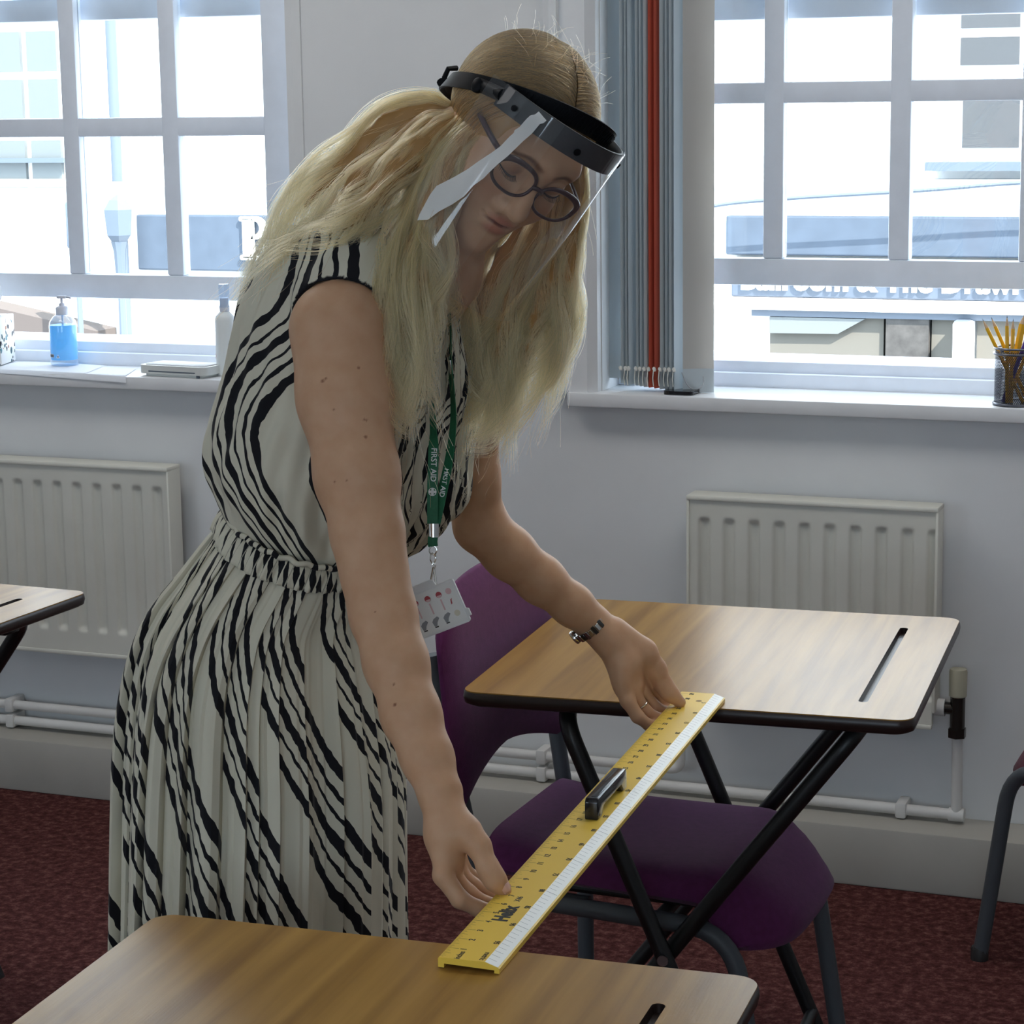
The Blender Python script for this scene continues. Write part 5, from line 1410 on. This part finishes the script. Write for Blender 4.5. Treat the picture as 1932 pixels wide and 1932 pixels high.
# ------------------------------------------------------------------ spectacles
M_specs = mat('dark_plum_frame', (.045, .022, .028), .3); M_lens = thin_glass('spectacle_lens', (.97, .97, .97))
sp_root = empty('spectacles', hp(0, .1, .004)); tag(sp_root, 'dark plum framed spectacles on the woman, worn under the face shield', 'glasses')
SPI = Matrix.Translation(sp_root.location).inverted()
def wear(mb, name, mt, root, **k):
    o = mb.build(name, mt, None, **k); o.parent = root; o.matrix_parent_inverse = Matrix.Translation(root.location).inverted(); return o
tl = math.radians(6)
def sl_(x, y, z):       # spectacle frame coordinates, slipped a little to one side
    return hp(x * math.cos(tl) + z * math.sin(tl), y, .003 - x * math.sin(tl) + z * math.cos(tl))
def lens_pt(s, a, k=1.0):
    ca, sa = math.cos(a), math.sin(a)
    x = .0285 * k * math.copysign(abs(ca) ** .86, ca); z = .0190 * k * math.copysign(abs(sa) ** .88, sa)
    if sa > 0: z += .0030 * k * max(0, ca) ** 2; 
    z -= .0012 * k * (1 - ca) if sa < 0 else 0
    return sl_(s * (.0345 + x), .1015 - .09 * abs(.010 + x) ** 1.0 * .35 - 2.6 * (x + .02) ** 2 * .6, z)
for s in (-1, 1):
    aa = np.linspace(0, 2 * math.pi, 44, endpoint=False)
    m = MB(); m.tube([lens_pt(s, a) for a in aa], [.0019 + .0010 * max(0, math.sin(a)) ** 2 + .0016 * max(0, math.cos(a - .6)) ** 4 for a in aa], 10, closed=True)
    wear(m, 'rim', M_specs, sp_root, angle=180)
    m = MB(); c0 = sl_(s * .033, .1005, 0); vs = [c0] + [lens_pt(s, a, .98) for a in aa]
    m.add(vs, [(0, 1 + i, 1 + (i + 1) % 44) for i in range(44)]); wear(m, 'lens', M_lens, sp_root, angle=180)
    m = MB(); m.tube(catmull([sl_(s * .0605, .0955, .010), sl_(s * .067, .088, .011), sl_(s * .0735, .060, .010), sl_(s * .0765, .020, .008), sl_(s * .0775, -.010, .004), sl_(s * .075, -.028, -.012)], 5), .0022, 8, sq=1.5); wear(m, 'temple_arm', M_specs, sp_root)
    m = MB(); m.tube([sl_(s * .0085, .0985, -.004), sl_(s * .0100, .0950, -.009), sl_(s * .0112, .0935, -.013)], .0014, 8); wear(m, 'nose_pad', M_lens, sp_root)
m = MB(); m.tube(catmull([sl_(-.0072, .1010, .002), sl_(-.003, .1035, .005), sl_(.003, .1035, .005), sl_(.0072, .1010, .002)], 5), .0027, 10); wear(m, 'bridge', M_specs, sp_root)
# ------------------------------------------------------------------ face shield
M_band = mat('black_headband_plastic', (.006, .0065, .008), .5, spec=.12); M_holder = mat('grey_visor_holder', (.022, .025, .029), .5, spec=.3)
M_visor = thin_glass('clear_visor', (.985, .99, .99), .0, milky=.035, milk=(.85, .88, .9)); M_glare = translucent('white_film_strip', (.93, .94, .92), .35, .5)  # white sheet material put in for the visor's reflection
M_vedge = mat('visor_edge', (.75, .8, .85), .15)
fs = empty('face_shield', hp(0, 0, .05)); tag(fs, 'clear face shield with black headband and a white strip of film across it', 'face shield')
def bandp(a, r=0.0, dz=0.0):
    return hp((.0850 + r - .0045 * max(0, math.sin(a))) * math.sin(a), -.009 + (.1005 + r) * math.cos(a), .031 + .069 * math.cos(a) + dz)
aa = np.linspace(-math.pi, math.pi, 96, endpoint=False)
def strip(fn, aas, z0, z1, r0, r1, closed):
    m = MB(); n = len(aas)
    sec = [(r0, z0), (r1, z0), (r1, z1), (r0, z1)]
    vs = [fn(a, r, z) for a in aas for r, z in sec]
    fs_ = [(i * 4 + k, i * 4 + (k + 1) % 4, ((i + 1) % n) * 4 + (k + 1) % 4, ((i + 1) % n) * 4 + k) for i in range(n if closed else n - 1) for k in range(4)]
    if not closed: fs_ += [(3, 2, 1, 0), tuple((n - 1) * 4 + k for k in range(4))]
    return m.add(vs, fs_)
wear(strip(bandp, aa, -.0115, .0115, .0, .0022, True), 'headband', M_band, fs, angle=30)
# ratchet teeth along the front of the band
m = MB()
for a in np.linspace(-.95, .9, 30):
    p0, p1, p2, p3 = bandp(a, .0020, -.008), bandp(a + .022, .0020, -.008), bandp(a + .022, .0020, .008), bandp(a, .0020, .008)
    q = [bandp(a, .0034, -.008), bandp(a + .022, .0034, -.008), bandp(a + .022, .0034, .008), bandp(a, .0034, .008)]
    m.add([p0, p1, p2, p3] + q, [(4, 5, 6, 7), (0, 1, 5, 4), (1, 2, 6, 5), (2, 3, 7, 6), (3, 0, 4, 7)])
wear(m, 'ratchet_ribs', M_band, fs, smooth=False)
def visp(a, s, r=0.0):
    a = a if abs(a) < 4 else math.radians(a)
    return hp((.100 + r) * math.sin(a), -.008 + (.135 + r) * math.cos(a) + .050 * s, .045 + .040 * math.cos(a) - .2 * s)
hold = lambda a, r, z: visp(a, -z / .2, r - .003)
wear(strip(hold, np.radians(np.linspace(-64, 78, 60)), -.0135, .0125, -.0022, .0, False), 'visor_holder', M_holder, fs, angle=30)
for s in (-1, 1):
    m = MB(); m.tube([bandp(s * math.radians(80), .002, -.002), visp(math.radians(78 if s > 0 else -62), -.0, -.004)], .0078, 12); wear(m, 'pivot_arm', M_band, fs)
    pc = bandp(s * math.radians(78), .006, -.004); q = HR @ np.array([s * 1.0, .15, 0]); M = Matrix.Translation(pc) @ Vector(q).to_track_quat('Z', 'Y').to_matrix().to_4x4()
    m = MB(); m.lathe([(.0, .0), (.0085, .0), (.0085, .004), (.006, .006), (.0, .006)], 20, M=M); wear(m, 'pivot_knob', M_band, fs)
    pc = visp(s * math.radians(52), .01, .0015); q = HR @ np.array([s * .8, .6, 0]); M = Matrix.Translation(pc) @ Vector(q).to_track_quat('Z', 'Y').to_matrix().to_4x4()
    m = MB(); m.lathe([(.0, .0), (.0035, .0), (.0033, .0015), (.0, .002)], 16, M=M); wear(m, 'visor_stud', M_band, fs)
pc = visp(math.radians(-9), .015, .0012); M = Matrix.Translation(pc) @ Vector(HR @ np.array([-.1, 1, .15])).to_track_quat('Z', 'Y').to_matrix().to_4x4()
m = MB(); m.lathe([(.0, .0), (.0042, .0), (.0042, .0004), (.0, .0005)], 18, M=M); wear(m, 'visor_stud', M_band, fs)
# adjuster at the back of the band
pk = bandp(math.radians(-150), .004, .0)
m = MB(); m.tube([bandp(math.radians(-158), .005, -.004), bandp(math.radians(-142), .005, -.001)], .0080, 12, sq=.7); m.tube([pk + HR @ np.array([-.006, -.004, .004]), pk + HR @ np.array([-.009, -.006, .016]), pk + HR @ np.array([.002, -.010, .020])], .0032, 8); wear(m, 'strap_adjuster', M_band, fs)
# visor sheet: rounded lower corners
A0, A1 = math.radians(-73), math.radians(80)
def vis_uv(u, v):
    a = A0 + (A1 - A0) * u; e = max(0, abs(2 * u - 1) - .80) / .20
    return visp(a, -.065 + (1.10 - .16 * e * e) * v)
m = MB(); m.grid(vis_uv, np.linspace(0, 1, 90), np.linspace(0, 1, 40)); wear(m, 'visor', M_visor, fs, angle=180)
m = MB(); m.tube([vis_uv(u, 1) for u in np.linspace(0, 1, 70)] + [vis_uv(1, v) for v in np.linspace(1, 0, 12)], .0003, 5); wear(m, 'visor_edge', M_visor, fs)
glare = [(-40.2, -.055), (-40.9, -.03), (-42.6, -.015), (-43.2, .01), (-43.6, .04), (-43.9, .07), (-45.2, .101), (-44.6, .111), (-45.5, .146), (-46.5, .211), (-48.4, .266), (-51.3, .337), (-54.2, .417), (-57.7, .492), (-63.2, .593), (-63.5, .653), (-62.2, .769), (-61.3, .804), (-56.5, .764), (-54.2, .693), (-50.4, .618), (-47.5, .543), (-46.5, .462), (-44.3, .402), (-43.6, .357), (-42.3, .296), (-40.4, .231), (-39.1, .166), (-38.2, .121), (-36.6, .06), (-36.2, .02), (-36.0, -.005), (-34.6, -.02), (-34.2, -.04)]  # outline of the reflection on the visor, modelled as a white strip
left = glare[:18]; right = glare[17:][::-1]
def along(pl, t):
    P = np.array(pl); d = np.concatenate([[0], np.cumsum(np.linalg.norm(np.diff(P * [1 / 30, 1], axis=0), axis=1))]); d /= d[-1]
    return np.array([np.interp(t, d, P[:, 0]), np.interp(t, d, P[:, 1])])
def glare_pt(u, v):
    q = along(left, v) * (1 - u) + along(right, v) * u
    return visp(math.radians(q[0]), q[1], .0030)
m = MB(); m.grid(glare_pt, np.linspace(0, 1, 8), np.linspace(0, 1, 90)); wear(m, 'film_strip', M_glare, fs, angle=180)
_b = M_glare.node_tree.nodes['Principled BSDF']; _b.inputs['Coat Weight'].default_value = 1.0; _b.inputs['Coat Roughness'].default_value = .06; _b.inputs['Coat IOR'].default_value = 1.7
# ------------------------------------------------------------------ lanyard with card
M_ribbon = mat('green_ribbon', (.010, .115, .048), .6, var=.12, scale=300); M_steel = mat('bright_steel', (.62, .60, .56), .22, metal=1)
M_print = mat('white_print', (.72, .75, .72), .6); M_holderp = translucent('frosted_card_holder', (.74, .75, .75), .3, .35)
ly = empty('lanyard', px(818, 1000, 2.545)); tag(ly, 'green lanyard with white lettering and a clipped card, hanging from her neck', 'lanyard')
def ribbon(P, w, name, twist=None, up=None):
    P = [np.array(p) for p in P]; n = len(P); m = MB()
    rows = []
    for i in range(n):
        t = P[min(i + 1, n - 1)] - P[max(i - 1, 0)]; t /= np.linalg.norm(t)
        a = (twist[i] if twist is not None else 0)
        s0 = np.cross(t, CAM_C); s0 /= np.linalg.norm(s0); nn_ = np.cross(t, s0); sd = math.cos(a) * s0 + math.sin(a) * nn_; no = np.cross(t, sd)
        rows.append((P[i] - sd * w / 2 + no * .0005, P[i] + sd * w / 2 + no * .0005, P[i] + sd * w / 2 - no * .0005, P[i] - sd * w / 2 - no * .0005))
    vs = [p for r in rows for p in r]; f = [(i * 4 + k, i * 4 + (k + 1) % 4, (i + 1) * 4 + (k + 1) % 4, (i + 1) * 4 + k) for i in range(n - 1) for k in range(4)] + [(3, 2, 1, 0), tuple((n - 1) * 4 + k for k in range(4))]
    m.add(vs, f); return wear(m, name, M_ribbon, ly, angle=50)
NP1 = catmull([px(800, 560, 2.575), px(806, 660, 2.556), px(813, 745, 2.546), px(817, 800, 2.543), px(818, 850, 2.540), px(816, 915, 2.540), px(816, 988, 2.542)], 6)
ribbon(NP1, .0120, 'ribbon', twist=[np.interp(k, [0, 12, 20, 24, 36], [1.1, 1.1, .9, .25, .05]) for k in range(len(NP1))])
FP1 = catmull([px(848, 560, 2.60), px(848, 640, 2.598), px(850, 700, 2.590), px(854, 745, 2.584), px(855, 800, 2.575), px(847, 868, 2.562), px(832, 940, 2.552), px(821, 988, 2.546)], 6)
ribbon(FP1, .0120, 'ribbon', twist=[np.interp(k, [0, 18, 26, 34, 42], [1.2, 1.15, .9, .45, .2]) for k in range(len(FP1))])
def facing(c, xdir, zn=None, lift=.0011):
    """matrix with x along xdir, facing the viewer side"""
    z = -CAM_C if zn is None else zn; x = np.array(xdir, float); x /= np.linalg.norm(x); z = z - x * (z @ x); z /= np.linalg.norm(z); y = np.cross(z, x)
    c = np.array(c) + z * lift
    return Matrix(((x[0], y[0], z[0], c[0]), (x[1], y[1], z[1], c[1]), (x[2], y[2], z[2], c[2]), (0, 0, 0, 1)))
m = MB(); dn = px(817, 912, 2.540) - px(819, 842, 2.540)
text_mb(m, 'FIRST AID', .0090, facing(px(818, 877, 2.540), dn, lift=.0016), .00008, .00012, xs=.98)
c_ = facing(px(816, 928, 2.540), dn, lift=.0016)
R_ = .0046
m.add([c_ @ Vector((R_ * k * math.cos(a), R_ * k * math.sin(a), 0)) for a in np.linspace(0, 2 * math.pi, 24, endpoint=False) for k in (1, .84)], [(2 * i, 2 * ((i + 1) % 24), 2 * ((i + 1) % 24) + 1, 2 * i + 1) for i in range(24)])
for bx, by in ((.0042, .0014), (.0014, .0042)):
    for sx, sy in ((1, 1),): m.add([c_ @ Vector(p) for p in ((-bx, -by, .0001), (bx, -by, .0001), (bx, by, .0001), (-bx, by, .0001))], [(0, 1, 2, 3)])
d2 = px(832, 940, 2.552) - px(846, 870, 2.562)
text_mb(m, 'FIRST AID', .0080, facing(px(838, 912, 2.557), d2, lift=.0030), .00008, .0001, xs=.98)
tag(wear(m, 'ribbon_lettering', M_print, ly, smooth=False), kind='stuff')
m = MB(); m.tube([px(849, 680, 2.589), px(851, 692, 2.589), px(853, 706, 2.588)], .0024, 10); wear(m, 'safety_clip', M_steel, ly)
m = MB(); m.tube([px(818, 988, 2.543), px(818, 1014, 2.543)], .0058, 14, sq=.6, up=CAM_C); wear(m, 'crimp', M_steel, ly)
m = MB(); m.tube([px(817, 1013, 2.543), px(816, 1022, 2.543), px(817, 1031, 2.543)], .0056, 12, sq=.6, up=CAM_C); wear(m, 'ribbon_loop', M_ribbon, ly)
def ring3(c, a1, a2, r1, r2, tr, name):
    m = MB(); m.tube([np.array(c) + a1 * r1 * math.cos(t) + a2 * r2 * math.sin(t) for t in np.linspace(0, 2 * math.pi, 24, endpoint=False)], tr, 8, closed=True); return wear(m, name, M_steel, ly)
ring3(px(817, 1038, 2.543), CAM_A, CAM_B, .0042, .0048, .0009, 'link_ring'); ring3(px(817, 1053, 2.543), CAM_A * .7 + CAM_C * .7, CAM_B, .0042, .0055, .0009, 'link_ring')
m = MB(); m.tube([px(815, 1066, 2.543), px(818, 1062, 2.543), px(821, 1066, 2.543), px(819, 1072, 2.543)], .0012, 8); m.tube(fillet([px(818, 1070, 2.543), px(813, 1096, 2.542), px(817, 1107, 2.541), px(823, 1104, 2.541), px(819, 1072, 2.544)], .004, 5), .0013, 8); wear(m, 'snap_hook', M_steel, ly)
# card in a frosted holder
cc = px(817, 1152, 2.540); xd = px(873, 1096, 2.528) - px(768, 1137, 2.552); xd /= np.linalg.norm(xd)
CM = facing(cc, xd, -CAM_C * .96 + CAM_A * .1 + CAM_B * -.05, 0)
def onc(x, y, z=0): return CM @ Vector((x, y, z))
def plate(poly, z0, z1, mt, name):
    m = MB(); m.prism(poly, z0, z1, M=CM); return wear(m, name, mt, ly, smooth=False)
hw, hh_ = .0375, .0262
outline = [(x - hw, y - hh_) for x, y in rpoly(2 * hw, 2 * hh_, .003, 4)]
plate(outline, -.0016, .0012, M_holderp, 'card_holder')
plate([(-.014, hh_ - .001), (.016, hh_ - .001), (.015, hh_ + .0055), (.012, hh_ + .0075), (-.010, hh_ + .0075), (-.013, hh_ + .0055)], -.0012, .0010, M_holderp, 'holder_tab')
plate([(hw - .001, -.020), (hw + .0032, -.020), (hw + .0032, -.012), (hw - .001, -.010)], -.0014, .0012, M_holderp, 'holder_lip')
plate([(x - .035, y - .0237) for x, y in rpoly(.070, .0474, .002, 3)], .0012, .0014, mat('white_card', (.70, .71, .69), .4), 'card')
M_cr = mat('badge_red', (.36, .06, .07), .5); M_cp = mat('badge_pink', (.62, .42, .43), .5); M_cg = mat('badge_grey', (.24, .25, .26), .5); M_cy = mat('badge_straw', (.60, .57, .45), .5)
def disc(x, y, r, mt, name, z=.0015, a0=0, a1=360):
    plate([(x + r * math.cos(a), y + r * math.sin(a)) for a in np.radians(np.linspace(a0, a1, 20, endpoint=a1 - a0 < 360))], z, z + .0001, mt, name)
for i, x in enumerate((-.0155, .0, .0145, .0270)):
    disc(x, .0145, .0036, M_cr if i < 3 else M_cp, 'card_symbol'); disc(x, .0138, .0028, M_cp, 'card_symbol', .0017, 180, 360)
for x in (-.0155, .0, .0145): plate([(x - .0009, -.004), (x + .0009, -.004), (x + .0009, .009), (x - .0009, .009)], .0015, .0016, M_cp, 'card_symbol')
for x in (-.027, -.0155, -.001, .0135):
    plate([(x - .004, -.018), (x - .001, -.018), (x + .001, -.014), (x + .005, -.010), (x + .003, -.0075), (x - .002, -.009), (x - .005, -.012)], .0015, .0016, M_cg, 'card_symbol')
    plate([(x - .004, -.0195), (x + .0005, -.0195), (x + .0005, -.0182), (x - .004, -.0182)], .0015, .0016, M_ink, 'card_symbol')
disc(.0265, -.012, .0036, M_cy, 'card_symbol')
plate([(.024, -.001), (.0258, .0), (.0264, .004), (.0276, .006), (.0252, .005), (.0244, .002)], .0015, .0016, M_cr, 'card_symbol')
plate([(-.029, .001), (-.022, -.003), (-.021, .001), (-.026, .005)], .0015, .0016, M_cg, 'card_symbol')
disc(-.026, -.006, .0035, M_cp, 'card_symbol')
# ------------------------------------------------------------------ watch and ring
M_ldark = mat('dark_steel', (.10, .10, .10), .3, metal=1); M_dial = mat('watch_dial', (.8, .82, .85), .15)
wa = empty('wristwatch', px(1113, 1180, 2.963)); tag(wa, 'slim silver link bracelet watch on the wrist of the far arm', 'watch')
wc = px(1113, 1179, 2.9625); wd = px(1125, 1190, 2.966) - px(1085, 1147, 2.952); wd /= np.linalg.norm(wd); e1 = -CAM_C - wd * (-CAM_C @ wd); e1 /= np.linalg.norm(e1); e2 = np.cross(wd, e1)
RWt = .0246; nlk = 26
for i in range(nlk):
    a = 2 * math.pi * i / nlk; rd = e1 * math.cos(a) + e2 * math.sin(a); tg = -e1 * math.sin(a) + e2 * math.cos(a); c = wc + rd * RWt
    M = Matrix(((tg[0], wd[0], rd[0], c[0]), (tg[1], wd[1], rd[1], c[1]), (tg[2], wd[2], rd[2], c[2]), (0, 0, 0, 1)))
    big = i in (6, 7)
    m = MB(); m.box((-.0026, -.0060 if not i % 2 else -.0050, -.0010), (.0026, .0060 if not i % 2 else .0050, .0014), .0005, 1, M=M)
    if i in (7,): continue
    wear(m, 'link', M_steel if i % 3 else M_ldark, wa)
a = 2 * math.pi * 7 / nlk; rd = e1 * math.cos(a) + e2 * math.sin(a); M = Matrix.Translation(wc + rd * (RWt - .001)) @ Vector(rd).to_track_quat('Z', 'Y').to_matrix().to_4x4()
m = MB(); m.lathe([(.0, .0), (.0095, .0), (.0100, .002), (.0095, .0045), (.0080, .0055)], 24, M=M); wear(m, 'case', M_steel, wa)
m = MB(); m.lathe([(.0, .0052), (.0080, .0052), (.0, .0056)], 24, M=M); wear(m, 'dial', M_dial, wa)
rgc = px(1209, 1330, 2.9785); rgd = px(1218, 1342, 2.982) - px(1197, 1313, 2.974); rgd /= np.linalg.norm(rgd); f1 = np.cross(rgd, CAM_C); f1 /= np.linalg.norm(f1); f2 = np.cross(rgd, f1)
m = MB(); m.tube([rgc + (f1 * math.cos(t) + f2 * math.sin(t)) * .0097 for t in np.linspace(0, 2 * math.pi, 32, endpoint=False)], .0012, 8, closed=True)
tag(m.build('finger_ring', M_steel), 'thin silver ring on a finger of the far hand, under the ruler', 'ring')
